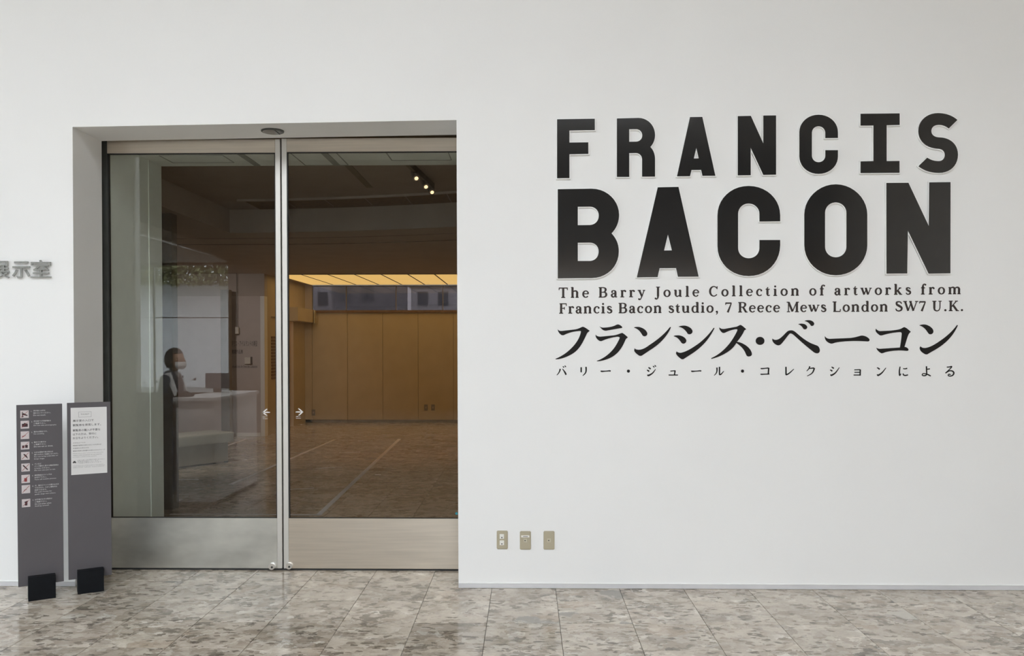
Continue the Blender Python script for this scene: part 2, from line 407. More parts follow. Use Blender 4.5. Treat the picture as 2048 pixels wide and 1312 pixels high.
# big board letters ------------------------------------------------
def crop(ox, oy, s): return lambda x, y: (ox + x / s, oy + y / s)
A_, B_ = crop(1090, 210, 3.645), crop(1500, 210, 3.645)
LET = [
 ('F', 'upper', A_, 'M88,104L363,100L363,183L178,186L178,274L316,272L316,356L178,359L178,533L88,534Z'),
 ('R', 'upper', A_, 'M524,98L680,94C750,94 802,150 802,218C802,255 788,285 768,306C790,328 802,358 802,395L802,522L708,522L708,400C708,370 690,350 660,350L614,351L614,524L524,524ZM614,177L665,176C690,176 709,196 709,222C709,247 690,266 665,267L614,268Z'),
 ('A', 'upper', A_, 'M1057,88L1147,87L1242,516L1148,516L1138,473L1068,474L1057,519L962,520ZM1103,313L1121,389L1085,390Z'),
 ('N', 'upper', B_, 'M-89,81L6,79L97,280L97,77L190,76L190,508L97,509L5,312L5,512L-89,513Z'),
 ('C', 'upper', B_, 'M641,240L549,241L549,205C549,176 528,155 500,155C472,155 451,176 451,205L451,368C451,396 472,417 500,417C528,417 549,396 549,368L549,329L641,329L641,375C641,445 580,502 500,502C420,502 360,445 360,375L360,198C360,128 420,71 500,71C580,71 641,128 641,198Z'),
 ('I', 'upper', B_, 'M806,64L1091,61L1091,145L996,147L996,409L1090,408L1090,494L806,496L806,411L900,409L900,149L806,150Z'),
 ('S', 'upper', B_, 'M1512,109L1449,171C1425,153 1405,145 1378,145C1342,145 1322,163 1322,190C1322,218 1345,235 1380,236C1465,238 1516,290 1516,362C1516,440 1460,495 1378,495C1320,495 1268,480 1228,446L1292,384C1320,402 1345,409 1375,409C1402,409 1420,390 1420,364C1420,338 1402,320 1372,319C1285,316 1227,262 1227,190C1227,112 1290,59 1370,59C1425,59 1475,76 1512,109Z'),
 ('B', 'lower', A_, 'M93,614L340,610C455,610 540,700 540,800C540,855 520,900 485,936C520,972 538,1015 538,1068C538,1175 455,1260 340,1262L93,1264ZM239,742L325,741C365,741 392,768 392,806C392,845 365,874 325,875L239,876ZM239,1004L325,1003C365,1003 391,1030 391,1068C391,1108 365,1136 325,1137L239,1137Z'),
 ('A', 'lower', A_, 'M822,600L973,597L1120,1251L969,1252L955,1189L835,1190L821,1254L669,1257ZM896,945L925,1060L868,1061Z'),
 ('C', 'lower', B_, 'M220,848L69,849L69,795C69,752 35,718 -10,718C-53,718 -87,752 -87,795L-87,1042C-87,1085 -53,1117 -10,1117C35,1117 69,1085 69,1042L69,984L220,984L220,1020C220,1150 120,1247 -10,1247C-140,1247 -237,1150 -237,1030L-237,805C-237,685 -140,590 -10,590C120,590 220,685 220,805Z'),
 ('O', 'lower', B_, 'M396,800C396,680 500,578 625,578C750,578 855,680 855,800L855,1020C855,1145 750,1241 625,1241C500,1241 396,1145 396,1020ZM547,787C547,744 581,710 625,710C669,710 703,744 703,787L703,1033C703,1076 669,1110 625,1110C581,1110 547,1076 547,1033Z'),
 ('N', 'lower', B_, 'M994,568L1155,567L1303,882L1307,564L1462,562L1461,1227L1302,1229L1151,915L1146,1228L995,1229Z'),
]
TH = .012
ORD = {'F': 'first', 'R': 'second', 'I': 'sixth', 'S': 'last'}
for ch, row, cf, s in LET:
    loops = [[on_y(*cf(x, y), -TH) for x, y in lp] for lp in flatten(s)]
    xs = [p.x for p in loops[0]]; zs = [p.z for p in loops[0]]; cx, cz = (min(xs) + max(xs)) / 2, min(zs)
    L2 = [[(p.x - cx, p.z - cz) for p in lp] for lp in loops]
    size = 'smaller' if row == 'upper' else 'big'
    t = empty('wall_letter', (cx, 0, cz), 0,
              '%s glossy black capital %s of the %s row of board letters on the white wall' % (size, ch, row), 'letter',
              'board letters of the %s row' % row)
    mesh_obj('board', stand_up(curve_mesh(L2, (TH - .002) / 2, .0058)), 'board_white', t, (0, -(TH - .002) / 2 - .0008, 0))  # white board, outset past the face to imitate a bright halo rim
    mesh_obj('face', stand_up(curve_mesh(L2, .0008)), 'black_face', t, (0, -TH + .0002, 0))

# katakana title ---------------------------------------------------
K1, K2, K3, K4 = crop(1100, 640, 9.752), crop(1300, 640, 9.752), crop(1500, 635, 9.309), crop(1720, 635, 9.752)
PX = lambda x, y: (x, y)
KAT = [
 (K1, 'M150,178C165,205 190,215 230,213L480,185C560,175 600,140 640,131C690,140 740,190 776,209L735,245C715,265 715,280 700,310C620,480 560,590 420,670C300,735 200,765 112,768C104,765 106,757 115,752C250,700 380,600 480,480C560,380 590,300 604,225C604,215 590,213 570,214C450,225 370,245 280,290C260,302 240,300 222,292C190,270 150,230 150,178Z'),
 (K1, 'M966,120C985,140 1010,150 1050,148C1130,145 1200,135 1260,110C1290,95 1310,85 1330,86C1370,95 1405,120 1411,145C1408,158 1380,158 1340,165L1100,208C1050,212 1010,190 966,120ZM890,284C905,310 940,325 985,325L1230,300C1320,290 1370,258 1408,252C1440,262 1490,310 1519,336C1515,345 1500,355 1486,365C1470,385 1460,420 1430,480C1350,630 1250,730 1050,785C1000,798 950,806 918,806C910,802 912,796 922,792C1050,750 1180,650 1270,520C1320,440 1350,380 1360,345C1355,330 1335,328 1310,328C1200,340 1110,365 1020,405C1000,415 975,412 955,400C915,375 880,330 890,284Z'),
 (K1, 'M1636,146C1660,135 1700,130 1740,136C1830,155 1895,210 1899,270C1895,300 1870,318 1840,318C1815,316 1805,300 1795,285C1760,225 1720,175 1650,155ZM1650,548C1665,575 1700,583 1760,578C1850,560 1900,515 1950,480C2080,395 2220,290 2338,140C2345,134 2360,136 2358,148C2280,330 2130,480 1950,588L1800,690C1780,702 1760,702 1740,695C1690,665 1640,620 1642,590Z'),
 (K2, 'M560,127C580,115 640,105 690,110C780,130 830,180 830,225C828,260 795,280 765,280C735,278 730,260 718,240C680,190 640,150 572,133ZM460,312C490,300 530,295 575,300C660,315 708,365 710,405C706,440 680,462 650,462C620,460 610,440 600,425C560,370 530,335 470,320ZM518,610C535,632 570,642 610,638C720,615 850,530 960,450C1060,370 1160,270 1240,155C1248,148 1258,152 1255,165C1170,340 1050,490 900,600C820,660 730,710 660,760C640,770 620,768 605,758C550,720 505,670 507,645Z'),
 (K2, 'M1352,140C1370,165 1400,178 1450,174L1690,130C1720,118 1745,98 1768,96C1810,112 1850,155 1877,180L1840,205C1830,230 1800,300 1707,415L1695,424C1760,430 1850,470 1920,535C1970,585 1990,640 1988,670C1980,705 1950,712 1920,712C1885,708 1878,680 1865,650C1830,570 1780,510 1685,450C1655,495 1620,545 1560,590C1460,670 1320,730 1200,758C1190,752 1192,745 1202,740C1340,680 1480,560 1580,420C1650,315 1690,240 1706,195C1706,180 1690,178 1670,180C1600,190 1530,215 1470,245C1450,256 1430,255 1412,248C1370,215 1350,180 1352,140Z'),
 (K3, 'M106,435C106,393 142,360 188,360C234,360 270,393 270,435C270,477 234,510 188,510C142,510 106,477 106,435Z'),
 (K3, 'M418,390C430,408 455,418 490,416C560,410 620,330 690,265C720,240 745,238 775,238C810,240 840,265 870,290C960,370 1040,430 1120,470C1180,500 1240,515 1265,530C1295,560 1305,600 1300,625C1295,655 1270,668 1250,668C1210,668 1180,640 1150,615C1040,530 930,430 820,330C790,302 760,292 740,300C700,340 640,430 590,485C570,510 545,518 525,518C480,512 400,460 418,390ZM900,122C930,112 970,112 1000,118C1045,130 1066,160 1066,182C1062,210 1040,222 1020,222C995,218 990,200 980,185C960,160 940,140 905,128ZM1018,62C1050,48 1090,46 1120,52C1170,62 1196,95 1196,120C1190,148 1170,158 1150,158C1130,152 1125,138 1118,128C1095,98 1065,75 1025,68Z'),
 (PX, 'M1649.7,672C1651.5,675.5 1655,677.6 1660,677.6L1700,676C1710,675 1716,672.8 1720,671.8C1724,670.6 1727,671 1732.3,673C1736,675 1739.5,678 1739.2,680C1739,682.5 1737,683 1734,682.8L1720,682C1700,681.5 1680,683 1670,685.5C1666,687 1664,687.5 1661,687C1654,684.5 1649,680 1649.7,672Z'),
 (K4, 'M312,218C330,245 360,265 400,265L600,255C700,245 770,232 800,218C830,205 845,188 868,188C910,200 960,250 992,278C965,305 950,315 940,350C915,410 895,490 868,575C900,570 945,600 947,630C940,655 915,652 890,648C760,630 600,650 500,675C460,690 440,700 418,698C370,675 315,615 322,590C340,605 365,610 400,610L780,585C795,500 810,400 815,320C815,290 800,285 770,286C680,290 560,310 460,340C430,352 400,354 385,345C340,315 285,270 312,218Z'),
 (K4, 'M1160,152C1190,138 1240,132 1280,138C1370,160 1435,220 1433,275C1428,312 1400,328 1370,328C1340,325 1332,300 1315,280C1280,225 1240,180 1170,160ZM1180,560C1200,590 1240,598 1290,592C1400,570 1500,500 1620,415C1720,340 1820,250 1890,150C1900,142 1912,150 1906,162C1830,330 1720,460 1560,570C1480,625 1390,670 1320,715C1305,722 1290,722 1270,715C1210,685 1160,640 1166,590Z'),
]
k0 = on_y(1110, 725)
kt = empty('katakana_title', (k0.x, 0, k0.z), 0, 'line of large black brush-serif katakana on the white wall', 'lettering')
for cf, s in KAT:
    loops = [[on_y(*cf(x, y), -.002) for x, y in lp] for lp in flatten(s)]
    me = stand_up(curve_mesh([[(p.x - k0.x, p.z - k0.z) for p in lp] for lp in loops], .0008))
    mesh_obj('character', me, 'vinyl_black', kt, (0, -.0012, 0))

# stroke glyphs: p = smooth stroke, l = straight stroke, e = elliptic arc, d = dot; points are (x, y, width)
def catmull(pts, n=6):
    if len(pts) < 3: return pts
    q = [pts[0]] + list(pts) + [pts[-1]]; out = []
    for i in range(1, len(q) - 2):
        for k in range(n):
            u = k / n
            out.append(tuple(.5 * ((2 * q[i][j]) + (-q[i - 1][j] + q[i + 1][j]) * u + (2 * q[i - 1][j] - 5 * q[i][j] + 4 * q[i + 1][j] - q[i + 2][j]) * u * u
                      + (-q[i - 1][j] + 3 * q[i][j] - 3 * q[i + 1][j] + q[i + 2][j]) * u ** 3) for j in range(3)))
    out.append(tuple(pts[-1])); return out
def stroke_bm(bm, st, f, z=0.0):
    k = st[0]
    if k == 'd':
        _, x, y, r = st; vs = [bm.verts.new((*f(x + r * math.cos(a * math.pi / 8), y + r * math.sin(a * math.pi / 8)), z)) for a in range(16)]
        bm.faces.new(vs); return
    if k == 'e':
        _, cx, cy, rx, ry, a0, a1, wl, wr, wt = st; pts = []
        n = max(8, int(abs(a1 - a0) / 12))
        for i in range(n + 1):
            a = math.radians(a0 + (a1 - a0) * i / n); c = math.cos(a)
            pts.append((cx + rx * c, cy + ry * math.sin(a), wt + ((wr if c > 0 else wl) - wt) * abs(c) ** 1.3))
    elif k == 'p': pts = catmull(st[1])
    else: pts = st[1]
    L_, R_ = [], []
    for i, p in enumerate(pts):
        a, b = pts[max(0, i - 1)], pts[min(len(pts) - 1, i + 1)]
        dx_, dy_ = b[0] - a[0], b[1] - a[1]; l = math.hypot(dx_, dy_) or 1; nx, ny = -dy_ / l * p[2] / 2, dx_ / l * p[2] / 2
        L_.append(bm.verts.new((*f(p[0] + nx, p[1] + ny), z))); R_.append(bm.verts.new((*f(p[0] - nx, p[1] - ny), z)))
    for i in range(len(pts) - 1):
        try: bm.faces.new((R_[i], R_[i + 1], L_[i + 1], L_[i]))
        except ValueError: pass
t_, n_ = .128, .05
def st(x, y0, y1, w=t_): return ('l', [(x, y0, w), (x, y1, w)])
def sf(x, y, w): return ('l', [(x - w / 2, y, .038), (x + w / 2, y, .038)])
def ln(x0, y0, x1, y1, w0, w1=None): return ('l', [(x0, y0, w0), (x1, y1, w0 if w1 is None else w1)])
def flag(x, y): return ln(x - .11, y - .025, x + .04, y - .012, .03, .045)
def arch(x0, x1): return [('p', [(x0 + .02, .37, .03), (x0 + .11, .455, .06), (x1 - .07, .46, .085), (x1, .36, t_), (x1, .25, t_)]), st(x1, 0, .27)]
SS = [('p', [(.34, .36, .04), (.30, .44, .05), (.2, .465, .055), (.11, .43, .09), (.12, .33, .11), (.23, .26, .12), (.34, .18, .11), (.33, .07, .085), (.22, .018, .055), (.11, .045, .05), (.07, .13, .04)])]
def scl(sts, s):
    out = []
    for q in sts: out.append((q[0], [(a * s, b * s, w_ * (1 + (s - 1) * .25)) for a, b, w_ in q[1]]))
    return out
UB = ('p', [(.14, .68, .04), (.34, .68, .045), (.47, .62, .09), (.49, .53, t_), (.45, .42, .08), (.33, .365, .04), (.14, .365, .04)])
WW = [ln(.08, .47, .245, .02, .11), ln(.245, .03, .39, .42, .04), ln(.35, .47, .515, .02, .11), ln(.515, .03, .68, .47, .04), sf(.08, .465, .2), sf(.36, .465, .14), sf(.68, .465, .17)]
GL = {
 'T': (.66, [ln(.03, .678, .63, .678, .045), ln(.05, .70, .035, .53, .045, .025), ln(.61, .70, .625, .53, .045, .025), st(.33, 0, .68), sf(.33, .019, .28)]),
 'h': (.61, [st(.13, 0, .72), flag(.13, .73), *arch(.13, .45), sf(.13, .019, .24), sf(.45, .019, .22)]),
 'e': (.50, [('e', .255, .24, .18, .222, 8, 322, .11, .075, .042), ln(.08, .262, .45, .262, .042)]),
 'B': (.64, [st(.14, 0, .70), sf(.12, .019, .22), sf(.12, .681, .22), UB, ('p', [(.33, .365, .04), (.48, .33, .08), (.535, .2, t_), (.48, .07, .09), (.34, .021, .045), (.14, .021, .042)])]),
 'a': (.50, [('d', .115, .365, .052), ('p', [(.085, .38, .04), (.13, .45, .045), (.23, .468, .045), (.33, .42, .09), (.345, .33, t_), (.345, .1, t_), (.385, .025, .06), (.47, .04, .03)]), ('p', [(.345, .29, .035), (.2, .255, .055), (.105, .19, .09), (.095, .11, .11), (.16, .03, .08), (.25, .03, .055), (.345, .1, .04)])]),
 'r': (.42, [st(.13, 0, .47), flag(.13, .48), sf(.14, .019, .27), ('p', [(.14, .33, .03), (.21, .44, .055), (.29, .462, .07), (.34, .43, .10)]), ('d', .345, .415, .052)]),
 'y': (.52, [ln(.1, .47, .295, .04, .11), ln(.44, .47, .285, .04, .045), ('p', [(.29, .06, .045), (.22, -.1, .045), (.15, -.175, .05), (.09, -.17, .06)]), ('d', .085, -.145, .05), sf(.1, .465, .22), sf(.43, .465, .17)]),
 'J': (.41, [st(.24, .05, .68), ('p', [(.24, .1, t_), (.225, -.06, .08), (.15, -.15, .05), (.08, -.14, .06)]), ('d', .07, -.11, .052), sf(.24, .681, .27)]),
 'o': (.54, [('e', .27, .24, .185, .222, 0, 360, .11, .11, .042)]),
 'u': (.61, [st(.14, .17, .46), ('p', [(.14, .2, t_), (.165, .07, .085), (.27, .025, .055), (.43, .12, .03)]), st(.45, 0, .46), flag(.14, .475), flag(.45, .475), ln(.44, .019, .56, .022, .038)]),
 'l': (.31, [st(.15, 0, .72), flag(.15, .73), sf(.15, .019, .26)]),
 'C': (.66, [('e', .35, .35, .265, .335, 38, 322, .125, .05, .045), ln(.575, .70, .57, .5, .045, .03)]),
 'c': (.46, [('e', .26, .24, .18, .222, 48, 318, .11, .06, .042), ('d', .375, .375, .052)]),
 't': (.35, [st(.15, .12, .5), ln(.09, .46, .19, .6, .03, .05), ('p', [(.15, .14, t_), (.17, .05, .08), (.24, .022, .05), (.32, .06, .03)]), ln(.02, .452, .31, .452, .04)]),
 'i': (.31, [st(.15, 0, .46), flag(.15, .475), sf(.15, .019, .26), ('d', .145, .645, .06)]),
 'n': (.61, [st(.13, 0, .46), flag(.13, .475), *arch(.13, .45), sf(.13, .019, .24), sf(.45, .019, .22)]),
 'm': (.92, [st(.13, 0, .46), flag(.13, .475), *arch(.13, .44), *arch(.44, .75), sf(.13, .019, .24), sf(.44, .019, .22), sf(.75, .019, .22)]),
 'f': (.36, [st(.15, 0, .55), ('p', [(.15, .5, t_), (.17, .64, .08), (.24, .705, .05), (.31, .69, .06)]), ('d', .325, .665, .048), ln(.02, .452, .30, .452, .04), sf(.15, .019, .26)]),
 'w': (.76, WW),
 'k': (.59, [st(.13, 0, .72), flag(.13, .73), sf(.13, .019, .24), ln(.16, .2, .42, .455, .045), ln(.26, .29, .46, .02, .11), sf(.42, .462, .18), sf(.48, .019, .19)]),
 's': (.42, SS), 'S': (.55, scl(SS, 1.43)),
 'F': (.57, [st(.15, 0, .68), sf(.15, .019, .28), ln(.04, .678, .52, .678, .045), ln(.50, .70, .515, .52, .045, .025), ln(.15, .36, .38, .36, .042), ln(.375, .45, .375, .27, .035)]),
 'd': (.58, [st(.43, 0, .72), flag(.43, .73), ('e', .25, .235, .165, .222, 0, 360, .11, .03, .042), ln(.42, .019, .55, .022, .038)]),
 ',': (.27, [('d', .13, .05, .062), ('p', [(.165, .05, .05), (.16, -.05, .045), (.08, -.14, .015)])]),
 '.': (.27, [('d', .13, .055, .065)]),
 '7': (.50, [ln(.05, .645, .46, .645, .075), ln(.06, .68, .05, .52, .04, .025), ln(.445, .64, .2, 0, .05, .12)]),
 'R': (.67, [st(.14, 0, .70), sf(.14, .019, .27), sf(.12, .681, .22), UB, ln(.34, .37, .54, .03, .11), sf(.58, .019, .17)]),
 'M': (.88, [st(.15, 0, .68, .045), ln(.16, .68, .43, .03, .12), ln(.43, .05, .71, .68, .042), st(.73, 0, .68), sf(.15, .019, .22), sf(.73, .019, .27), sf(.11, .681, .18), sf(.77, .681, .2)]),
 'L': (.60, [st(.15, 0, .68), sf(.13, .681, .27), ln(.05, .021, .53, .021, .043), ln(.52, .0, .54, .19, .045, .025)]),
 'W': (.98, [(q[0], [(a * 1.33, b * 1.46, w_) for a, b, w_ in q[1]]) for q in WW]),
 'U': (.71, [st(.15, .22, .68), ('p', [(.15, .26, t_), (.18, .09, .09), (.33, .015, .055), (.48, .08, .045), (.54, .25, .045)]), st(.54, .24, .68, .045), sf(.15, .681, .28), sf(.54, .681, .22)]),
 'K': (.72, [st(.15, 0, .68), sf(.15, .019, .27), sf(.15, .681, .27), ln(.19, .28, .54, .68, .045), ln(.3, .42, .58, .03, .12), sf(.54, .681, .2), sf(.61, .019, .22)]),
 ' ': (.27, []),
}
JP = {
 'バ': [('p', [(.36, .72, .1), (.3, .5, .08), (.18, .28, .05), (.02, .1, .02)]), ('p', [(.58, .72, .03), (.74, .5, .08), (.86, .3, .12), (.93, .14, .1)]), ('p', [(.6, .97, .03), (.68, .9, .06), (.72, .84, .07)]), ('p', [(.78, 1.03, .03), (.85, .97, .06), (.9, .9, .07)])],
 'リ': [ln(.25, .88, .25, .38, .095), ('p', [(.72, .92, .1), (.73, .55, .09), (.65, .3, .07), (.4, .05, .02)])],
 'ー': [('p', [(.02, .55, .03), (.08, .48, .1), (.5, .50, .055), (.85, .53, .08), (.96, .49, .09)])],
 '・': [('d', .5, .5, .13)],
 'ジ': [('p', [(.2, .85, .04), (.32, .79, .09), (.42, .70, .1)]), ('p', [(.06, .6, .04), (.18, .55, .09), (.28, .46, .1)]), ('p', [(.12, .16, .06), (.22, .08, .12), (.6, .3, .08), (.9, .68, .02)]), ('p', [(.64, 1.0, .03), (.72, .93, .06), (.77, .86, .06)]), ('p', [(.8, 1.07, .03), (.88, 1.0, .06), (.93, .93, .06)])],
 'ュ': [ln(.2, .5, .68, .54, .05), ln(.66, .56, .6, .14, .085), ln(.03, .12, .94, .12, .06)],
 'ル': [('p', [(.3, .85, .09), (.3, .5, .08), (.2, .25, .05), (.03, .08, .02)]), ln(.55, .92, .55, .14, .09), ('p', [(.53, .16, .1), (.7, .2, .08), (.97, .5, .02)])],
 'コ': [('p', [(.08, .8, .05), (.14, .74, .08), (.5, .77, .06), (.82, .8, .08)]), ln(.83, .82, .79, .2, .095), ('p', [(.06, .24, .05), (.12, .19, .08), (.5, .2, .06), (.9, .22, .07)])],
 'レ': [ln(.2, .92, .22, .12, .095), ('p', [(.2, .13, .1), (.5, .28, .08), (.97, .70, .02)])],
 'ク': [('p', [(.38, .97, .09), (.3, .75, .06), (.08, .5, .02)]), ('p', [(.36, .76, .05), (.8, .8, .09)]), ('p', [(.82, .8, .11), (.7, .45, .085), (.5, .22, .06), (.12, .02, .02)])],
 'シ': [('p', [(.2, .9, .04), (.34, .83, .09), (.42, .74, .1)]), ('p', [(.06, .62, .04), (.2, .56, .09), (.28, .48, .1)]), ('p', [(.12, .18, .06), (.22, .1, .12), (.6, .35, .08), (.96, .85, .02)])],
 'ョ': [ln(.2, .62, .78, .64, .055), ln(.78, .66, .77, .06, .09), ln(.22, .38, .76, .38, .05), ln(.14, .12, .8, .12, .055)],
 'ン': [('p', [(.1, .84, .04), (.26, .76, .09), (.36, .66, .1)]), ('p', [(.12, .18, .06), (.24, .1, .12), (.6, .35, .08), (.97, .82, .02)])],
 'に': [('p', [(.16, .93, .06), (.1, .5, .09), (.13, .08, .09), (.25, .26, .03)]), ('p', [(.45, .74, .06), (.65, .72, .06), (.85, .77, .08)]), ('p', [(.46, .28, .05), (.5, .13, .08), (.7, .08, .08), (.93, .14, .07)])],
 'よ': [('p', [(.5, .97, .09), (.52, .5, .085), (.53, .25, .085), (.46, .1, .08), (.25, .05, .07), (.1, .13, .06), (.2, .26, .05), (.45, .23, .06), (.7, .14, .08), (.93, .02, .06)]), ln(.54, .67, .84, .72, .06)],
 'る': [('p', [(.2, .88, .05), (.45, .9, .06), (.68, .93, .07), (.45, .65, .05), (.08, .3, .05), (.4, .5, .06), (.7, .52, .08), (.88, .35, .1), (.8, .12, .09), (.55, .01, .06), (.35, .07, .06), (.4, .2, .05), (.58, .15, .06)])],
}
def bold(q, k):
    if q[0] in 'pl': return (q[0], [(a, b, w_ + k) for a, b, w_ in q[1]])
    if q[0] == 'd': return (*q[:3], q[3] + k / 2)
    return (*q[:7], q[7] + k, q[8] + k, q[9] + k)
def serif_line(text, x0, x1, y0, y1, capx, label):
    """one vinyl line; each word is a part. (x0,y0) left baseline, (x1,y1) right baseline in the photograph"""
    nat = sum(GL[c][0] for c in text) - .06; p0, p1 = on_y(x0, y0), on_y(x1, y1)
    em = capx / .70 / F * D
    track = ((p1 - p0).length / em - nat) / (len(text) - 1)
    t = empty('wall_text', (p0.x, 0, p0.z), 0, label, 'lettering')
    sl = (p1.z - p0.z) / (p1.x - p0.x); cur = 0
    for c in text:
        a, sts = GL[c]
        if sts:
            bm = bmesh.new()
            for s_ in sts: stroke_bm(bm, bold(s_, .028), lambda x, y: (x * em, y * em))
            bmesh.ops.recalc_face_normals(bm, faces=bm.faces[:])
            me = bpy.data.meshes.new('character'); bm.to_mesh(me); bm.free(); stand_up(me)
            mesh_obj('character', me, 'vinyl_brown', t, (cur * em, -.0012, cur * em * sl))
        cur += a + track
    return t
serif_line('The Barry Joule Collection of artworks from', 1117, 1921, 595.6, 588, 20, 'first thin line of dark serif English text, widely spaced, directly under the board letters')
serif_line('Francis Bacon studio, 7 Reece Mews London SW7 U.K.', 1118, 1926, 627, 621.8, 20, 'second line of dark serif English text with a street address on the white wall')
j0 = on_y(1113, 751)
jt = empty('wall_text', (j0.x, 0, j0.z), 0, 'lowest line of tiny widely spaced black Japanese characters on the white wall', 'lettering')
xs = [1123.6, 1167.7, 1212, 1257, 1303, 1347, 1393, 1438, 1485, 1530.6, 1578, 1622, 1669, 1714.6, 1762, 1807, 1852.6, 1899.5]
for c, x in zip('バリー・ジュール・コレクションによる', xs):
    em = 20.5 / F * D; p = on_y(x - 10.5, 752.5)
    bm = bmesh.new()
    for s_ in JP[c]: stroke_bm(bm, bold(s_, .045), lambda x, y: (x * em, y * em))
    bmesh.ops.recalc_face_normals(bm, faces=bm.faces[:])
    me = bpy.data.meshes.new('character'); bm.to_mesh(me); bm.free(); stand_up(me)
    mesh_obj('character', me, 'vinyl_black', jt, (p.x - j0.x, -.0012, p.z - j0.z))

# plain font text ----------------------------------------------------
def text_mesh(body, size=1, extrude=0, offset=0, align='LEFT'):
    cu = bpy.data.curves.new('tmp', 'FONT'); cu.body = body; cu.size = size; cu.extrude = extrude; cu.offset = offset; cu.align_x = align
    cu.resolution_u = 2
    o = bpy.data.objects.new('tmp', cu); C.objects.link(o)
    me = bpy.data.meshes.new_from_object(o.evaluated_get(bpy.context.evaluated_depsgraph_get()))
    bpy.data.objects.remove(o); bpy.data.curves.remove(cu); return me
def fit(me, w, h=None):
    xs = [v.co.x for v in me.vertices]; ys = [v.co.y for v in me.vertices]
    if not xs: return me
    sx = w / (max(xs) - min(xs)); sy = sx if h is None else h / (max(ys) - min(ys))
    me.transform(Matrix.Diagonal((sx, sy, 1, 1)) @ Matrix.Translation((-min(xs), -min(ys), 0))); return me
# steel characters on the wall at the left
for ch, xa, xb, ya, yb, wd in (('展', -22, 19, 522, 557, 'half hidden at the photo edge'), ('示', 24.5, 60, 523, 556.5, 'between its two neighbours'), ('室', 62, 102, 520, 555.5, 'nearest the doorway')):
    a, b = on_y(xa, yb, -.012), on_y(xb, ya, -.012)
    me = fit(text_mesh(ch, 1, .03, .012 if ch == '示' else .002), b.x - a.x, b.z - a.z)
    sc = Matrix.Diagonal((1, 1, .010 / .06, 1)); me.transform(sc); stand_up(me)
    o = mesh_obj('steel_character', me, 'sign_steel', None, (a.x, -.012, a.z))
    props(o, 'polished steel Japanese wall character, ' + wd, 'letter', 'steel characters left of the doorway')

# ------------------------------------------------------------------ wall outlets
def outlet(px, py, kind, label, cat):
    p = on_y(px, py); t = empty('wall_outlet', (p.x, 0, p.z), 0, label, cat, 'beige plates low on the wall')
    bm = bmesh.new(); bm_box(bm, -.0345, .0345, -.008, 0, -.058, .058)
    bmesh.ops.bevel(bm, geom=[e for e in bm.edges if any(v.co.y < -.004 for v in e.verts)], offset=.004, segments=2, affect='EDGES')
    finish('plate', bm, 'outlet_beige', t)
    if kind == 0:
        for dz_, in ((.022,), (-.018,)):
            j = box('jack', 'outlet_white', -.016, .012, -.0125, -.008, dz_ - .014, dz_ + .016, t, .001, 1)
            bm = bmesh.new(); bm_cyl(bm, (0, 0, 0), .004, .002, n=12); finish('jack_hole', bm, 'outlet_hole', j, loc=(.0, -.003, .009))
    else:
        s = box('socket', 'outlet_inner', -.012, .012, -.0105, -.008, -.012, .013, t, .001, 1)
        bm = bmesh.new(); bm_cyl(bm, (0, 0, 0), .0035, .002, n=12); finish('socket_hole', bm, 'outlet_hole', s, loc=(-.002, -.002, .012))
        if kind == 1:
            s = box('paper_label', 'outlet_white', -.027, .025, -.0088, -.008, .020, .033, t)
            box('label_print', 'ink_grey', -.013, .017, -.0012, -.0009, .0035, .007, s)
outlet(1004.5, 1079.5, 0, 'beige wall plate with two stacked white jacks, nearest the doorway', 'outlet')
outlet(1050.8, 1080.5, 1, 'middle beige wall plate with a white paper label above its socket', 'outlet')
outlet(1098, 1080.3, 2, 'plain beige wall plate with one small square socket, farthest from the doorway', 'outlet')

# ------------------------------------------------------------------ sign stands
PD = .052
def stand(name, base_bl, base_br, corners, label):
    a, b = on_z(*base_bl), on_z(*base_br); u = (b - a).normalized(); n = Vector((u.y, -u.x, 0))     # n faces the viewer
    org = (a + b) / 2; ang = math.atan2(u.y, u.x); bd = .045; pt = .012
    t = empty(name, (org.x, org.y, 0), ang, label, 'sign stand', 'grey floor signs left of the doorway')
    t.location.z = 0
    w_ = (b - a).length
    # local frame: x along u, -y towards the viewer (origin at the foot's front edge)
    box('foot', 'stand_black', -w_ / 2, w_ / 2, 0, .051, 0, .142, t, .002, 1)
    box('foot_back', 'stand_black', -w_ / 2, w_ / 2, PD + .013, PD + .033, 0, .142, t, .0015, 1)
    box('foot_core', 'stand_black', -w_ / 2 + .001, w_ / 2 - .001, .051, PD + .013, 0, .06, t)
    p0 = org - n * PD
    def uv(px, py, off=0.0):
        q = on_plane(px, py, p0 + n * off, n); return (q - org).dot(u), q.z
    (x0, z0), (x1, z1) = uv(*corners[3]), uv(*corners[1])
    x0b, z0b = uv(*corners[0])
    x0 = (x0 + x0b) / 2
    x1c, _ = uv(*corners[2]); x1 = (x1 + x1c) / 2; zt_ = (z1 + z0b) / 2
    pn = box('panel', 'sign_grey', x0, x1, PD, PD + pt, z0, zt_, t, .001, 1)
    pc = pn.location.copy()
    return t, uv, pn
def print_on(uvf, parent, body, px0, py0, px1, hpx, m='white_print', off=.0006, minh=None, bold=.0):
    """flat printed line; left baseline at (px0, py0), right end at px1, glyph height in pixels"""
    x0, z0 = uvf(px0, py0, off); x1, _ = uvf(px1, py0, off); h = hpx / F * 5.1
    me = fit(text_mesh(body, 1, 0, bold), x1 - x0, h); stand_up(me)
    return mesh_obj('printed_line', me, m, parent, (x0 - parent.location.x, PD - off - parent.location.y, z0 - parent.location.z))
t1, uv1, pn1 = stand('sign_stand', (56.7, 1203.5), (111.9, 1195.8), [(31.4, 810.9), (123.3, 806.8), (128.6, 1162.4), (37.5, 1174.3)],
                 'grey museum rules sign with nine pictograms on a black foot, farther from the doorway')
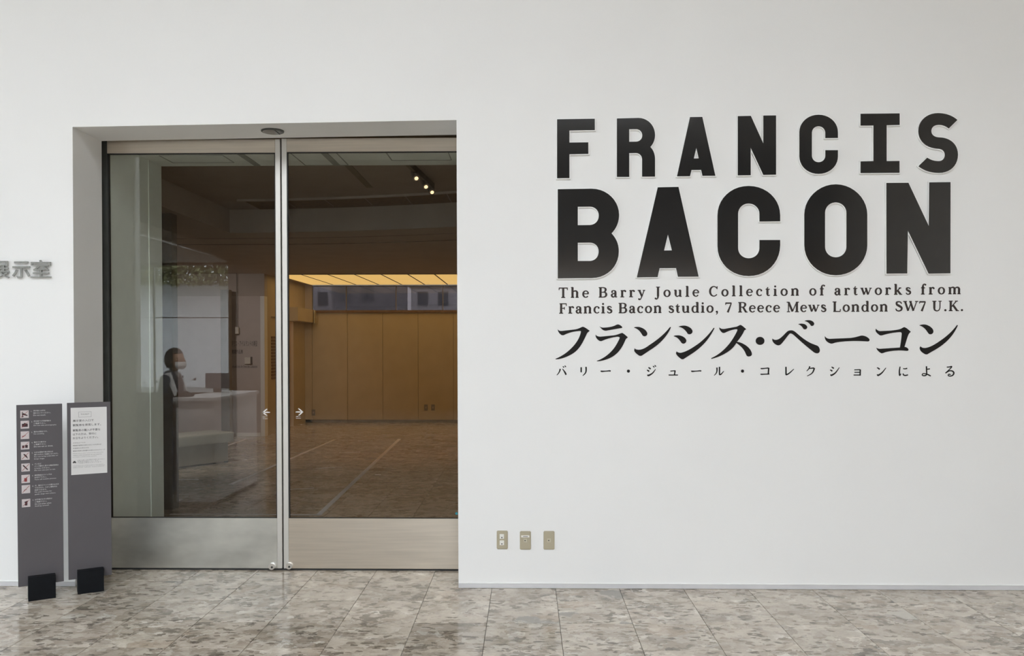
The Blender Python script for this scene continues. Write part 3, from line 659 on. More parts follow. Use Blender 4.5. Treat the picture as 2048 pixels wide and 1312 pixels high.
t2, uv2, pn2 = stand('sign_stand', (155.5, 1189.3), (208.2, 1182.3), [(134.3, 806.3), (221, 803), (223.5, 1151), (136.8, 1160.2)],
                 'grey ticket notice sign with a white sheet on a black foot, beside the door')
s8 = crop(30, 800, 5.96)
def rect_on(uvf, parent, name, m, c0, c1, th=.0006, base=0.0, par_off=None):
    x0, z1 = uvf(*c0); x1, z0 = uvf(*c1)
    pl = parent.location
    return box(name, m, x0 - pl.x, x1 - pl.x, PD - base - th - pl.y, PD - base - pl.y, z0 - pl.z, z1 - pl.z, parent)
rows = [(62, 126, 212), (66, 250, 338), (67, 376, 462), (69, 500, 586), (72, 622, 710), (75, 760, 848), (76, 895, 985), (79, 1018, 1108), (81, 1185, 1272)]
texts = [
 ['展示物には手を', '触れないでください。', 'Do not touch.'],
 ['展示室での写真撮影は', 'ご遠慮下さい。', 'Do not take photographs.'],
 ['館内は禁煙です。', 'No smoking.'],
 ['館内での飲食は', 'ご遠慮下さい。', 'Do not eat or drink.'],
 ['大きな荷物や傘の持込は', '周りの方のご迷惑になります。', 'Do not bring umbrellas or', 'large bags.'],
 ['ペンなど', 'インク類を使用する筆記用具は', '使わないで下さい。', 'Do not use pen or ink.'],
 ['携帯電話のスイッチは', 'お切り下さい。', 'Turn off mobile phones.'],
 ['犬、猫などペットの連れ込みは', 'できません。ただし補助犬は', '同伴できます。', 'No pets except for', 'guide dogs and others.'],
 ['お客様がせきの場合は', 'ご遠慮下さい。', 'Do not enter when', 'feeling unwell.'],
]
for k, ((rx0, ry0, ry1), tx) in enumerate(zip(rows, texts)):
    pic = rect_on(uv1, pn1, 'pictogram', 'picto_paper', s8(rx0, ry0), s8(rx0 + 102, ry1), .0008)
    wv, hv = .0515, .0445
    xs_ = [v.co.x for v in pic.data.vertices]; zs_ = [v.co.z for v in pic.data.vertices]; wv, hv = max(xs_) - min(xs_), max(zs_)
    bm = bmesh.new(); f = lambda x, y: ((x - .5) * wv, y * hv)
    shapes = {0: [ln(.25, .15, .25, .8, .1), ln(.3, .55, .85, .3, .26, .12), ln(.15, .12, .4, .2, .1)], 1: [ln(.15, .42, .85, .42, .42), ln(.4, .62, .6, .62, .2)],
              2: [ln(.15, .32, .35, .4, .08), ln(.3, .3, .6, .5, .05)], 3: [ln(.15, .35, .42, .35, .34), ln(.5, .38, .82, .38, .38)], 4: [ln(.3, .75, .55, .5, .1, .22), ln(.55, .5, .8, .15, .22, .03)],
              5: [ln(.2, .8, .75, .2, .16, .14)], 6: [ln(.5, .15, .5, .6, .34), ln(.6, .6, .62, .75, .06)], 7: [ln(.25, .4, .6, .45, .05), ln(.3, .25, .35, .45, .04)], 8: [ln(.5, .2, .52, .7, .3), ln(.3, .62, .7, .75, .08)]}[k]
    for q in shapes: stroke_bm(bm, q, f)
    me = bpy.data.meshes.new('symbol'); bm.to_mesh(me); bm.free(); stand_up(me); mesh_obj('symbol', me, 'dark_print' if k not in (2, 6, 7) else 'red_print', pic, (0, -.0006, 0))
    bm = bmesh.new(); stroke_bm(bm, ln(.1, .12, .92, .9, .045), f)
    if k in (4, 5, 7): stroke_bm(bm, ln(.1, .1, .85, .85, .05), f)
    me = bpy.data.meshes.new('slash'); bm.to_mesh(me); bm.free(); stand_up(me); mesh_obj('slash', me, 'red_print', pic, (0, -.0009, 0))
    lx0 = rx0 + 157; lty = ry0 + 12
    print_on(uv1, pn1, '%d.' % (k + 1), *s8(rx0 + 128, lty + 4), s8(rx0 + 143, 0)[0], 2.2)
    for q, s_ in enumerate(tx):
        eng = ord(s_[0]) < 128; adv = 14.5 if not eng else 10.6
        x0_, y0_ = s8(lx0, lty + q * (28 if not eng else 27) - q * 1)
        x1_ = s8(lx0 + len(s_) * (20.5 if not eng else 11.4), 0)[0]
        print_on(uv1, pn1, s_, x0_, y0_, min(x1_, 119.5), 2.9 if not eng else 2.5, bold=.01)
sheet = rect_on(uv2, pn2, 'paper_sheet', 'paper', (141.2, 815.8), (214.5, 945.2), .0010)
s7 = crop(130, 800, 8.2)
class _P: pass
def print2(body, x0, y, x1, h, m='ink', bold=.0):
    a = s7(x0, y); b = s7(x1, y); o = print_on(uv2, pn2, body, a[0], a[1], b[0], h, m, off=.0014, bold=bold); return o
x0_, z0_ = uv2(*s7(222, 283)); x1_, z1_ = uv2(*s7(430, 188)); pl = pn2.location
bm = bmesh.new(); g = .0011
for r_ in ((x0_, x1_, z0_, z0_ + g), (x0_, x1_, z1_ - g, z1_), (x0_, x0_ + g, z0_, z1_), (x1_ - g, x1_, z0_, z1_)): bm_box(bm, r_[0] - pl.x, r_[1] - pl.x, PD - .0015 - pl.y, PD - .001 - pl.y, r_[2] - pl.z, r_[3] - pl.z)
finish('printed_frame', bm, 'ink_grey', pn2)
print2('TICKET', 255, 246, 400, 2.8, 'ink_grey')
for body, y, x1, h in (('展示室の入口で', 362, 470, 4.6), ('観覧券を拝見します。', 435, 590, 4.8), ('観覧券の購入が不要な', 520, 580, 4.8), ('以下の方は、受付に', 583, 515, 4.6), ('お立ちよりください。', 645, 545, 4.6)):
    print2(body, 128, y, x1, h, 'ink', .006)
for body, y, x1, h in (('中学生以下の方', 716, 335, 2.2), ('障害者手帳等をお持ちの方とその付添の方', 760, 595, 2.6), ('年間券をお持ちの方', 804, 390, 2.4), ('観覧料免除の承認書をお持ちの方のグループ', 850, 655, 2.6),
                        ('Please show your ticket at the entrance.', 890, 628, 1.9), ('Visitors with invitations do not need to', 918, 600, 1.9), ('purchase a ticket at the counter.', 947, 525, 1.9)):
    print2(body, 130, y, x1, h, 'ink_grey' if h < 2.3 else 'ink')
for body, y, x1, h in (('お車でお越しの方は受付にお申し出ください。', 1000, 655, 2.2), ('駐車券を確認いたします。', 1022, 560, 2.0), ('ご利用の際はスタッフまで。', 1044, 605, 2.0)):
    print2(body, 205, y, x1, h, 'ink_grey')
for body, y, x1 in (('Parking tickets are available for visitors at the reception', 1085, 630), ('counter. Please ask our staff members for more information', 1100, 655), ('about this service.', 1118, 655)):
    print2(body, 132, y, x1, 1.2, 'ink_grey')
bm = bmesh.new(); cx_, cz_ = uv2(*s7(128, 1040)); cw = uv2(*s7(182, 1040))[0] - cx_
fcar = lambda x, y: ((x) * cw, y * cw)
for q in (ln(0, .32, 1, .32, .36), ln(.22, .62, .78, .62, .3), ln(.05, .1, .2, .1, .2), ln(.8, .1, .95, .1, .2)): stroke_bm(bm, q, fcar)
me = bpy.data.meshes.new('car_symbol'); bm.to_mesh(me); bm.free(); stand_up(me); mesh_obj('car_symbol', me, 'ink', pn2, (cx_ - pl.x, PD - .0014 - pl.y, cz_ - pl.z))

# arrow stickers on the glass
s6 = crop(515, 800, 18.62)
for dd, ox_, oy_, pts, tx0, ty0, ty1 in (
        (dl, lx, ly, [(205, 460, 450, 460), (205, 460, 345, 345), (205, 460, 345, 572)], 195, 650, 705),
        (dr, rx, ry, [(1685, 445, 1435, 445), (1685, 445, 1535, 325), (1685, 445, 1545, 560)], 1435, 632, 690)):
    yg = DY + .0175; bm = bmesh.new(); c0 = on_y(*s6(pts[0][0], pts[0][1]), yg)
    f = lambda x, y: (x, y)
    for a, b, c, d in pts:
        p, q = on_y(*s6(a, b), yg), on_y(*s6(c, d), yg); stroke_bm(bm, ln(p.x - c0.x, p.z - c0.z, q.x - c0.x, q.z - c0.z, .0072), f); stroke_bm(bm, ('d', q.x - c0.x, q.z - c0.z, .0036), f)
    stroke_bm(bm, ('d', 0, 0, .0036), f)
    me = bpy.data.meshes.new('arrow_sticker'); bm.to_mesh(me); bm.free(); stand_up(me)
    ar = mesh_obj('arrow_sticker', me, 'sticker_white', dd, (c0.x - ox_, yg - .0006 - oy_, c0.z))
    for body, py_, h, wx in (('自動ドア', ty0, .0062, 160), ('Automatic', ty1, .0055, 180)):
        p = on_y(*s6(tx0, py_), yg); q = on_y(*s6(tx0 + wx, py_), yg)
        me = fit(text_mesh(body, 1, 0, .01), q.x - p.x, h); stand_up(me)
        mesh_obj('sticker_text', me, 'sticker_white', ar, (p.x - c0.x, -.0001, p.z - c0.z))
p = on_y(913, 1027, DY + .017)
bm = bmesh.new(); bm_cyl(bm, (0, 0, 0), .009, .0008, n=20); finish('film_mark', bm, 'teal_mark', dr, loc=(p.x - rx, DY + .0172 - ry, p.z))

# ------------------------------------------------------------------ GALLERY behind the glass
ZG, ZH, XB, YF, YE = 2.76, 3.01, -3.23, 11.46, 3.83
def arc(x, y0): return y0 - .064 * (max(x, -3.23) + 3.23) ** 2
gc = structure(empty('ceiling_gallery', (0, 0, 0)))
box('ceiling_panel', 'gallery_fascia', -9.6, XB, IY1, 12, ZG, ZG + .8, gc)
box('ceiling_panel', 'gallery_ceiling', XB, 5, IY1, 6, ZH, ZH + .1, gc)
bm = bmesh.new(); N_ = 24; rows_ = []
for i in range(N_ + 1):
    x = XB + (5 - XB) * i / N_
    y = arc(min(x, 1.2), YE)
    rows_.append([bm.verts.new((x, y, ZH)), bm.verts.new((x, y, ZG)), bm.verts.new((x, 12, ZG)), bm.verts.new((x, 12, ZH))])
for a, b in zip(rows_, rows_[1:]):
    for k in range(4): bm.faces.new((a[k], b[k], b[(k + 1) % 4], a[(k + 1) % 4]))
finish('lower_ceiling', bm, 'gallery_fascia', gc)
def curved_strip(name, m, y0, wd, z, parent, dz_=.006, x0=XB, x1=1.2):
    bm = bmesh.new(); prev = None
    for i in range(17):
        x = x0 + (x1 - x0) * i / 16; y = arc(x, y0)
        cur = [bm.verts.new((x, y, z)), bm.verts.new((x, y + wd, z)), bm.verts.new((x, y + wd, z - dz_)), bm.verts.new((x, y, z - dz_))]
        if prev:
            for k in range(4): bm.faces.new((prev[k], cur[k], cur[(k + 1) % 4], prev[(k + 1) % 4]))
        prev = cur
    return finish(name, bm, m, parent)
curved_strip('cove_lip', 'gallery_fascia', 3.20, .03, ZH, gc, .02, XB + .3)
for k in range(9):
    x0 = XB + .36 + k * .42
    curved_strip('grille_panel', 'grille_wood', 3.25, .50, ZH, gc, .012, x0, x0 + .41)
curved_strip('slot', 'partition_brown', 4.85, .045, ZG, gc, .003, XB - 1.6)
curved_strip('slot', 'partition_brown', 4.30, .02, ZG, gc, .002, XB - 1.0)
box('ceiling_slot', 'partition_brown', -1.50, -1.44, 1.6, 2.6, ZH - .003, ZH, gc)
# luminous panels
lpn = [on_z(px, 571, ZG).x for px in (604, 643, 688, 734, 783, 831, 876)]
xs_l = [-4.30 + .455 * k for k in range(11)]
NTH = ['leftmost', 'second', 'third', 'fourth', 'fifth', 'sixth', 'seventh', 'eighth', 'ninth', 'tenth']
for k in range(len(xs_l) - 2):
    t = empty('ceiling_light', ((xs_l[k] + xs_l[k + 1]) / 2, 10.2, ZG), 0, '%s warm glowing ceiling panel from the left over the gallery far wall' % NTH[k], 'ceiling light', 'glowing panels over the gallery far wall')
    wv = .455
    boxes('frame', 'partition_brown', [(-wv / 2, -wv / 2 + .012, -1.2, 1.15, -.012, 0), (wv / 2 - .012, wv / 2, -1.2, 1.15, -.012, 0), (-wv / 2, wv / 2, -1.22, -1.2, -.012, 0), (-wv / 2, wv / 2, 1.15, 1.17, -.012, 0)], t)
    boxes('diffuser', 'light_panel', [(-wv / 2 + .012, wv / 2 - .012, -1.2, 1.15, -.008, -.001)], t)
# far wall with panels
gw = structure(empty('wall_gallery_far', (0, 0, 0)))
box('backing', 'partition_brown', -5.2, 5, YF + .03, YF + .1, 0, 2.22, gw)
box('wall_board', 'gallery_wall', -4.449, -4.303, YF, YF + .03, .06, 2.20, gw, .002, 1)
for k in range(9):
    x0 = -4.30 + .708 * k
    box('wall_board', 'gallery_wall', x0 + .003, x0 + .705, YF, YF + .03, .06, 2.20, gw, .002, 1)
box('skirting', 'partition_brown', -4.3, 2.1, YF - .02, YF, 0, .06, gw)
box('top_rail', 'grille_wood', -4.5, 2.1, YF - .04, YF + .12, 2.20, 2.25, gw)
for px, py in ((852, 815), (866, 815), (627, 825)):
    p = on_y(px, py, YF); q = empty('wall_outlet', (p.x, YF, p.z), 0, {852: 'left one of the pair of dim outlet plates on the gallery far wall', 866: 'right one of the pair of dim outlet plates on the gallery far wall', 627: 'small dim plate at the left corner of the gallery far wall'}[px], 'outlet', 'dim plates in the gallery')
    box('plate', 'partition_brown', -.035, .035, -.008, 0, -.06, .06, q, .002, 1); box('socket', 'gallery_ceiling', -.012, .012, -.011, -.008, -.02, .02, q)
# clerestory
cw_ = structure(empty('window_1', (0, YF + .05, 2.25)))
for x in (-4.30, -3.62, -2.62, -1.68, -.7, .3, 1.3, 2.1):
    box('mullion', 'partition_brown', x - .008, x + .008, -.015, .015, 0, .50, cw_)
for a, b in zip((-4.30, -3.62, -2.62, -1.68, -.7, .3, 1.3), (-3.62, -2.62, -1.68, -.7, .3, 1.3, 2.1)):
    box('pane', 'clerestory_glass', a + .009, b - .009, -.003, .003, .001, .499, cw_)
structure(box('wall_gallery_infill', 'gallery_fascia', -5.2, -4.309, YF + .03, YF + .12, 0, ZG))
structure(box('wall_gallery_right', 'gallery_wall', 2.1, 2.2, IY1, YF + .1, 0, 3.0))
structure(box('wall_gallery_side', 'gallery_wall', -9.7, -9.6, IY1, 12, 0, 3.2))
# left wall of the far bay, with a warm doorway
lw = structure(empty('wall_gallery_left', (-4.45, 8.9, 0)))
box('wall_panel', 'gallery_wall', -.1, 0, .155, .35, 0, ZG, lw)
box('wall_panel', 'gallery_wall', -.1, 0, 1.75, 2.6, 0, ZG, lw)
box('wall_panel', 'gallery_wall', -.1, 0, .35, 1.75, 2.05, ZG, lw)
box('door_leaf', 'gallery_wall', -.06, -.03, .36, 1.05, 0, 2.04, lw)
for k in range(14): box('louvre', 'grille_wood', -.03, -.02, .45, .95, .95 + k * .055, .99 + k * .055, lw)
box('header_beam', 'gallery_wall', 0, .24, 1.2, 2.54, 2.0, 2.25, lw)
box('lamplit_lining', 'lamplit_room', -.6, -.58, .5, 2.5, 0, 2.3, lw)
hb = on_plane(619, 640, Vector((-4.2, 10, 0)), Vector((1, 0, 0)))
t = empty('brass_fitting', (-4.19, 11.2, 1.98), 0, 'small brass wall fitting at the end of the gallery header beam', 'fitting')
bm = bmesh.new(); bm_cyl(bm, (0, 0, .12), .018, .24, 'Z', 12); finish('body', bm, 'brass', t); bm = bmesh.new(); bm_cyl(bm, (0, 0, .25), .028, .02, 'Z', 12); finish('cap', bm, 'brass', t)
# intro wall
iw2 = structure(empty('wall_intro', (-6.5, 8.9, 0)))
box('wall_panel', 'intro_wall', -3.1, 1.98, 0, .15, 0, 2.38, iw2)
box('bulkhead', 'gallery_fascia', -3.1, 2.05, 0, .15, 2.38, ZG, iw2)
box('end_trim', 'board_white', 1.98, 2.05, -.01, .15, 0, 2.38, iw2)
box('skirting', 'board_white', -3.1, 1.97, -.012, 0, 0, .06, iw2)
for body, a, b, yb, h in (('イギリス・アイルランドの美術', 458, 514, 693, 12), ('館蔵作品展', 463, 485, 708, 9), ('British and Irish Art from the Collection', 458, 514, 736, 6)):
    p, q = on_y(a, yb, 8.88), on_y(b, yb, 8.88); me = fit(text_mesh(body, 1, 0, .008), q.x - p.x, h / F * (D + 8.9)); stand_up(me)
    mesh_obj('printed_line', me, 'ink_grey', iw2, (p.x + 6.5, -.003, p.z))
structure(box('wall_pillar', 'partition_brown', -4.98, -4.84, 8.3, 8.42, 0, 2.45))
structure(box('wall_partition', 'partition_brown', -9.6, -3.30, 2.5, 2.62, 0, ZG))
# thermometer box hanging on a cord and white box on the intro wall
p = on_y(474, 668, 8.8); t = empty('hanging_sensor', (p.x, 8.8, p.z), 0, 'small pale device hanging on a thin cord before the intro wall', 'sensor')
box('body', 'outlet_white', -.03, .03, -.03, .03, 0, .12, t, .01); box('cord', 'ink_grey', -.004, .004, -.004, .004, .12, ZG - p.z, t)
p = on_y(493, 728, 8.8); t = empty('wall_box', (p.x, 8.89, p.z), 0, 'small white box mounted on the intro wall above its lower text', 'box')
box('body', 'outlet_white', -.05, .05, -.05, 0, 0, .11, t, .006); box('side_cap', 'ink_grey', .05, .07, -.04, 0, 0, .12, t)
# floor tapes
def tape(a, b, wd, nm):
    p, q = on_z(*a, .0006), on_z(*b, .0006); d = (q - p); l = d.length; ang = math.atan2(d.y, d.x)
    bm = bmesh.new(); bm_box(bm, 0, l, -wd / 2, wd / 2, 0, .0006); o = finish('floor_tape', bm, 'tape', None, loc=(p.x, p.y, .0006)); o.rotation_euler = (0, 0, ang)
    props(o, nm, 'tape', 'tape marks on the gallery floor')
tape((799, 878), (637, 1030), .05, 'longest pale tape line, running back through the right door pane')
tape((670, 879), (461, 969), .05, 'long diagonal pale tape line behind the meeting door stiles')
tape((340, 1028.5), (640, 1029.5), .04, 'pale tape line across the gallery floor nearest the doors')
tape((340, 1007), (362, 998.5), .06, 'short pale tape stub at the lower left of the left pane')
tape((427, 900), (494, 878), .05, 'diagonal pale tape line starting at the corner of the white bench')
for a, b, nm in (((430.5, 921), (494, 919.5), 'short cross tape right of the white bench'), ((342, 959), (397, 959), 'short cross tape in front of the white bench'), ((512, 890), (552, 888), 'short cross tape beside the left door stile, far back'),
                 ((346, 926.5), (419, 926.5), 'thin cross tape at the foot of the white bench'), ((578, 979), (628, 976), 'nearest short cross tape left of the longest tape line'), ((631, 937), (684, 934), 'second nearest short cross tape left of the longest tape line'),
                 ((678, 905), (721, 904), 'third short cross tape touching the longest tape line'), ((716, 882), (745, 881), 'farthest short cross tape near the end of the longest line'), ((750, 949.5), (762, 949.5), 'tiny tape dash right of the longest tape line')):
    tape(a, b, .025, nm)
# bench
bt = empty('bench', (-4.42, 5.35, 0), .95, 'white quilted leather bench seen through the left door pane', 'bench')
bm = bmesh.new(); bm_box(bm, -.62, .62, -.25, .25, .27, .40); bmesh.ops.subdivide_edges(bm, edges=bm.edges[:], cuts=2, use_grid_fill=True)
finish('seat', bm, 'bench_leather', bt, .012, smooth=True)
box('base', 'bench_base', -.56, .56, -.2, .2, .02, .27, bt, .004)
for sx in (-.54, .54):
    for sy in (-.18, .18): box('leg', 'gasket', sx - .02, sx + .02, sy - .02, sy + .02, 0, .02, bt)
# track and spots
ta, tb = on_z(800, 318, 2.96), on_z(866, 378, 2.96)
t = empty('track_light', (ta.x, ta.y, 2.96), math.atan2(tb.y - ta.y, tb.x - ta.x), 'dark ceiling track with three warm spotlights seen high through the right door pane', 'track light')
ll = (tb - ta).length
box('track', 'partition_brown', 0, ll, -.015, .015, .0, .05, t)
for k, u in enumerate((.42, .72, .93)):
    hd = empty('spot_head', (ll * u, 0, -.02)); hd.parent = t
    bm = bmesh.new(); bm_cyl(bm, (0, 0, 0), .03, .09, 'X', 16); finish('housing', bm, 'partition_brown', hd)
    bm = bmesh.new(); bm_cyl(bm, (-.047, 0, 0), .016, .006, 'X', 16); finish('bulb', bm, 'spot_glow', hd)
    hd.rotation_euler = (0, -.75, .5)

# ------------------------------------------------------------------ LOBBY around the camera (seen in reflections, lets the daylight in)
structure(box('wall_right', 'lobby_warm', 7, 7.2, -14, 0, 0, ZC))
wl_ = structure(empty('wall_left', (-9.6, 0, 0)))
for a in ((-.2, 0, -5.9, -.25, 0, .05), (-.2, 0, -5.9, -.25, 3.75, ZC), (-.2, 0, -.25, 0, 0, ZC), (-.2, 0, -14, -5.9, 0, ZC)): box('wall_panel', 'lobby_white', *a, wl_)
w2 = structure(empty('window_2', (-9.6, -3.075, .05)))
for y in (-2.8, -1.4, 0, 1.4, 2.8): box('mullion', 'steel', -.1, -.04, y - .025, y + .025, 0, 3.70, w2)
box('transom', 'steel', -.1, -.04, -2.82, 2.82, 2.5, 2.55, w2)
for k in range(4): box('pane', 'pane_glass', -.075, -.069, -2.77 + 1.4 * k, -1.43 + 1.4 * k, 0, 3.70, w2)
bw = structure(empty('wall_back', (0, -14, 0)))
WX0, WX1, WZ0, WZ1 = -9.46, -7.2, .42, 3.50
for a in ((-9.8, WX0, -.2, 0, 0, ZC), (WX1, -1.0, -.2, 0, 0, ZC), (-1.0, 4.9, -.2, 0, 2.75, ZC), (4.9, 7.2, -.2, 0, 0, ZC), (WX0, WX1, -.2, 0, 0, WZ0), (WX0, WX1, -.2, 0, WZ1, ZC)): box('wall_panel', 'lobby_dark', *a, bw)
w3 = structure(empty('window_3', (WX0, -14.1, WZ0)))
for x in (0, .42, 2.26): box('mullion', 'steel_dark', x - .015, x + .015, -.03, .03, 0, WZ1 - WZ0, w3)
box('transom', 'steel_dark', 0, 2.26, -.03, .03, 1.80, 1.82, w3)
box('pane', 'pane_glass', .02, 2.25, -.004, .004, 0, WZ1 - WZ0, w3)
for k in range(7):
    bm = bmesh.new(); bm_cyl(bm, (0, 0, 0), .03, .004, n=14); finish('glass_marker', bm, 'gasket', w3, loc=(.16 + .31 * k, .008, .24 + .02 * k))
structure(box('wall_lobby_return', 'lobby_white', -9.6, -5.66, -6.1, -5.96, 0, ZC))
lc = structure(empty('ceiling', (0, 0, ZC)))
SKX0, SKX1, SKY0, SKY1 = -7.0, 3.2, -10.6, -4.8
for a in ((-9.8, SKX0, -14.2, .4), (SKX1, 7.2, -14.2, .4), (SKX0, SKX1, -14.2, SKY0), (SKX0, SKX1, SKY1, .4)): box('ceiling_panel', 'lobby_ceiling', *a, 0, .2, lc)
for k in range(9):
    x = SKX0 + (SKX1 - SKX0) * k / 8; box('skylight_bar', 'steel', x - .04, x + .04, SKY0, SKY1, .02, .18, lc)
structure(box('ceiling_low', 'lobby_ceiling', -9.6, -7.1, -13.99, -6.1, 3.55, 3.8))
structure(box('trim_6', 'lobby_dark', -7.1, -7.05, -13.99, -6.1, 3.55, 3.8))
structure(box('trim_7', 'board_white', -7.05, -7.03, -12.8, -8.3, 3.55, 3.58))
structure(box('trim_8', 'lobby_tan', -1.0, 6.99, -13.99, -13.9, 2.75, 3.45))
w4 = structure(empty('added_window', (2.0, -14.1, 0)))  # added window out of view, throws low daylight on the front wall
for k in range(5): box('mullion', 'steel', -3.0 + 1.47 * k - .025, -3.0 + 1.47 * k + .025, -.04, .04, 0, 2.75, w4)
for k in range(4): box('pane', 'pane_glass', -2.97 + 1.47 * k, -1.56 + 1.47 * k, -.005, .005, 0, 2.75, w4)

# reception counter and clerk, reflected in the left pane
cn = empty('reception_counter', (-3.115, -2.335, 0), 0, 'white reception counter mirrored faintly in the left door pane', 'counter')
box('body', 'counter_white', -.18, .18, -.62, .62, .06, 1.01, cn, .003); box('plinth', 'gasket', -.16, .16, -.6, .6, 0, .06, cn); box('worktop', 'counter_white', -.20, .20, -.64, .64, 1.01, 1.045, cn, .004)
mo = empty('monitor', (-3.24, -2.62, 1.045), .15, 'small screen standing on the white counter, mirrored in the left door pane', 'monitor')
box('screen', 'monitor', -.13, .13, -.012, .012, .04, .20, mo, .004); box('stand', 'stand_black', -.03, .03, -.03, .03, .0, .04, mo); 
ph = empty('desk_phone', (-3.25, -1.82, 1.045), .2, 'low dark desk phone at the near end of the white counter', 'phone')
box('base', 'stand_black', -.045, .045, -.08, .08, 0, .03, ph, .004); box('handset', 'stand_black', -.04, -.01, -.08, .08, .03, .05, ph, .006)

def skin_body(name, verts, edges, radii, m, parent, root=0, sub=2):
    me = bpy.data.meshes.new(name); me.from_pydata(verts, edges, []); o = bpy.data.objects.new(name, me); C.objects.link(o)
    o.modifiers.new('skin', 'SKIN'); sl = me.skin_vertices[0].data
    for i, r in enumerate(radii): sl[i].radius = r if isinstance(r, tuple) else (r, r); sl[i].use_root = i == root
    sm = o.modifiers.new('sub', 'SUBSURF'); sm.levels = sub; sm.render_levels = sub
    bpy.context.view_layer.update()
    m2 = bpy.data.meshes.new_from_object(o.evaluated_get(bpy.context.evaluated_depsgraph_get())); bpy.data.objects.remove(o)
    for p in m2.polygons: p.use_smooth = True
    return mesh_obj(name, m2, m, parent)
pe = empty('person', (-3.66, -2.46, 0), 0, 'masked attendant in a dark suit behind the counter, mirrored in the left door pane', 'person')
V = [(0, 0, .76), (0, 0, .90), (.01, 0, 1.05), (.0, 0, 1.20), (.02, 0, 1.27), (.03, 0, 1.33),
     (0, .08, .72), (.02, .09, .42), (-.01, .09, .08), (.11, .09, .03), (0, -.08, .72), (.02, -.09, .42), (-.01, -.09, .08), (.11, -.09, .03),
     (0, .16, 1.18), (-.01, .19, .95), (.20, .16, .97), (0, -.16, 1.18), (-.01, -.19, .95), (.20, -.16, .97)]
Ed = [(0, 1), (1, 2), (2, 3), (3, 4), (4, 5), (0, 6), (6, 7), (7, 8), (8, 9), (0, 10), (10, 11), (11, 12), (12, 13), (3, 14), (14, 15), (15, 16), (3, 17), (17, 18), (18, 19)]
Rr = [(.12, .15), (.10, .13), (.11, .14), (.09, .12), (.05, .05), (.045, .045), .085, .06, .045, .035, .085, .06, .045, .035, .055, .045, .035, .055, .045, .035]
skin_body('body', V, Ed, Rr, 'suit', pe)
bm = bmesh.new(); bmesh.ops.create_uvsphere(bm, u_segments=24, v_segments=18, radius=1)
for v in bm.verts:
    x, y, z = v.co; v.co = Vector((x * .092 * (1 if z > -.2 else 1 - .25 * (-z - .2)), y * .075, z * .112))
    if x > .9 and -.35 < z < .05: v.co.x += .014
hd = finish('head', bm, 'skin', pe, smooth=True, loc=(.045, 0, 1.385))
bm = bmesh.new(); bmesh.ops.create_uvsphere(bm, u_segments=24, v_segments=16, radius=1)
for v in list(bm.verts):
    if (v.co.x > .35 and v.co.z < .45) or v.co.z < -.75: bm.verts.remove(v)
for v in bm.verts: v.co = Vector((v.co.x * .103, v.co.y * .086, v.co.z * .122))
finish('hair', bm, 'hair', hd, smooth=True, loc=(-.008, 0, .006))
bm = bmesh.new(); bmesh.ops.create_uvsphere(bm, u_segments=20, v_segments=14, radius=1)
for v in list(bm.verts):
    if v.co.x < -.05 or v.co.z > .62 or v.co.z < -.8: bm.verts.remove(v)
for v in bm.verts: v.co = Vector((v.co.x * .078, v.co.y * .083, v.co.z * .062))
finish('mask', bm, 'mask', hd, smooth=True, loc=(.034, 0, -.045))
for sy in (-1, 1):
    bm = bmesh.new(); bmesh.ops.create_uvsphere(bm, u_segments=10, v_segments=8, radius=1)
    for v in bm.verts: v.co = Vector((v.co.x * .014, v.co.y * .008, v.co.z * .026))
    finish('ear', bm, 'skin', hd, smooth=True, loc=(-.005, sy * .078, -.01))
    bm = bmesh.new(); bmesh.ops.create_uvsphere(bm, u_segments=10, v_segments=8, radius=.009); finish('eye', bm, 'hair', hd, smooth=True, loc=(.082, sy * .028, .012))
    hv = [(.19, sy * .16, .97), (.25, sy * .155, .965), (.29, sy * .15, .96)]; 
    HV = [(0, 0, 0), (.05, 0, 0), (.09, .0, -.004)]; HE = [(0, 1), (1, 2)]; HR = [(.022, .016), (.032, .014), (.030, .012)]
    for q in range(4):
        b0 = len(HV); yy = -.024 + .016 * q; l = (.055, .066, .062, .048)[q]
        HV += [(.09, yy, -.002), (.09 + l * .5, yy * 1.1, -.008), (.09 + l, yy * 1.15, -.024)]; HE += [(2, b0), (b0, b0 + 1), (b0 + 1, b0 + 2)]; HR += [.009, .0085, .007]
    b0 = len(HV); HV += [(.045, -sy * .035, -.004), (.075, -sy * .05, -.012)]; HE += [(0, b0), (b0, b0 + 1)]; HR += [.010, .008]
    h = skin_body('hand', HV, HE, HR, 'skin', pe, 0, 1); h.location = (.20, sy * .16, .985)
for sy in (-1, 1):
    prism('lapel', 'mask', [(-.01, sy * .10, 1.25), (.045, sy * .10, 1.26), (.125, sy * .115, 1.04), (.10, sy * .125, 1.02)], (0, sy * .03, 0), pe)
cl_ = boxes('collar', 'mask', [(.03, .075, -.03, .03, 1.17, 1.27)], pe, .01)

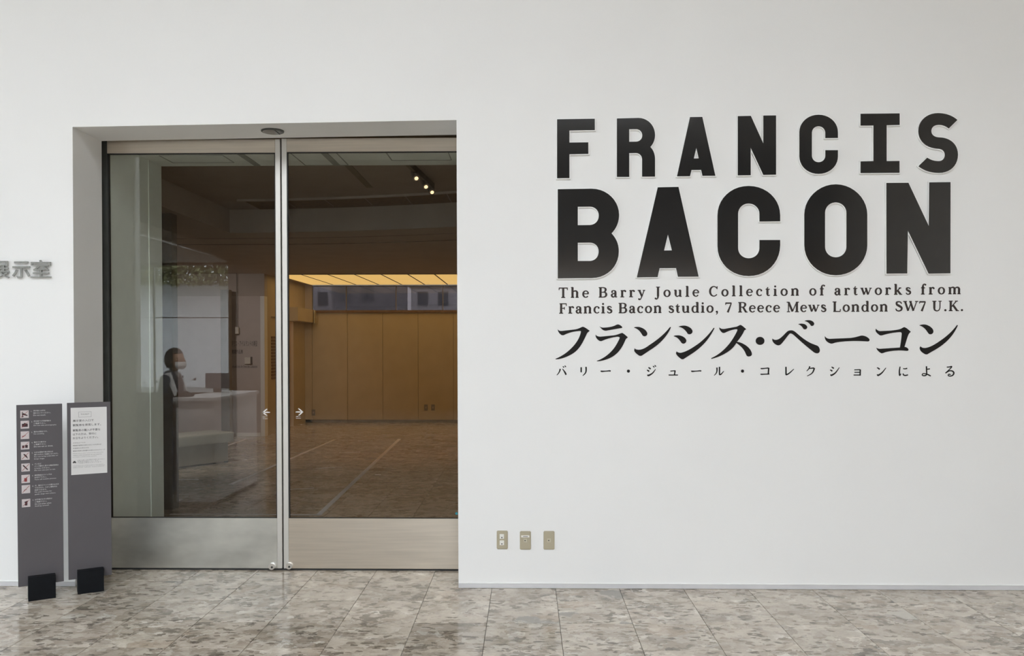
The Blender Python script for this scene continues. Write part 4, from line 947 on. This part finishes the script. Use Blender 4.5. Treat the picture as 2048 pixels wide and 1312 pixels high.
# ------------------------------------------------------------------ outdoors
structure(box('ground', 'outdoor_ground', -80, 80, -90, 90, -.4, -.05))
def leafy(x0, x1, y, z0, z1, n, seed, label):
    r_ = random.Random(seed); bm = bmesh.new()
    for _ in range(n):
        c = Vector((r_.uniform(x0, x1), y + r_.uniform(-.5, .5), r_.uniform(z0, z1))); s_ = r_.uniform(.07, .16)
        rot = Matrix.Rotation(r_.uniform(0, 6.28), 3, Vector((r_.random(), r_.random(), r_.random() + .1)).normalized())
        vs = [bm.verts.new(c + rot @ Vector(q) * s_) for q in ((-1, 0, 0), (0, -.45, .1), (1, 0, 0), (0, .45, .1))]; bm.faces.new(vs)
    me = bpy.data.meshes.new('hedge'); bm.to_mesh(me); bm.free()
    o = mesh_obj('hedge', me, 'leaf'); props(o, label, 'hedge', kind='stuff')
leafy(-23, -10, -25.6, 3.9, 5.1, 9000, 3, 'clipped green hedge outside the lobby window, mirrored in the left door pane')
box('planter_wall', 'planter_white', -24, -9, -27.2, -26.4, -.05, 4.05)
props(bpy.data.objects['planter_wall'], 'pale garden wall under the hedge outside the lobby window', 'wall')
rb_ = random.Random(8)
bx = -9
k = 0
while bx < 4:
    wd = rb_.uniform(1.6, 3.2); hh = rb_.uniform(3.0, 4.6); yb = 17 + 2.6 * (k % 2)
    b = empty('building', (bx + wd / 2, yb, -.05), 0, '%s pale town building from the left beyond the gallery clerestory window' % NTH[k], 'building', 'buildings beyond the clerestory')
    box('wall', 'facade_pale' if k % 2 else 'facade_grey', -wd / 2, wd / 2, 0, 2, 0, hh, b); box('roof', 'facade_grey', -wd / 2 - .08, wd / 2 + .08, -.08, 2.08, hh, hh + .12, b)
    for i in range(int(wd / .6)):
        for j in range(3): box('window', 'facade_window', -wd / 2 + .2 + i * .6, -wd / 2 + .5 + i * .6, -.02, 0, 1.3 + j * .75, 1.7 + j * .75, b)
    bx += wd + .02; k += 1

# ------------------------------------------------------------------ gallery lamps and added fills
def spot(name, loc, aim, power, col, ang=60, blend=.8):
    l = bpy.data.lights.new(name, 'SPOT'); l.energy = power; l.color = col; l.spot_size = math.radians(ang); l.spot_blend = blend; l.shadow_soft_size = .04
    o = bpy.data.objects.new(name, l); C.objects.link(o); o.location = loc
    o.rotation_euler = (Vector(aim) - Vector(loc)).to_track_quat('-Z', 'Y').to_euler(); return o
spot('intro_wall_fill', (-4.3, 5.6, 2.42), (-5.2, 8.9, 1.2), 62, (1, .86, .80), 70)  # added light with no fixture, brightens the intro wall
spot('bench_spot', (-4.0, 4.4, 2.7), (-4.5, 5.6, .2), 55, (1, .92, .82), 70)
spot('far_wall_fill', (1.3, 7.4, 2.6), (-2.2, 11.5, 1.0), 38, (1, .50, .14), 85)  # added lamp kept out of view, warms the far wall
spot('floor_fill', (-1.6, 6.6, 2.7), (-1.9, 7.8, 0), 30, (1, .40, .07), 125)  # added lamp, gives the gallery floor a warm brown cast
spot('counter_fill', (-2.2, -.6, 5.2), (-3.35, -2.3, 1.05), 1500, (1, .98, .95), 24, .6)  # added lobby lamp, brightens counter and clerk for their reflection in the pane
lamp('side_room_lamp', (-5.0, 9.9, 2.2), (0, 0, 0), .3, .8, 3, (1, .45, .10))
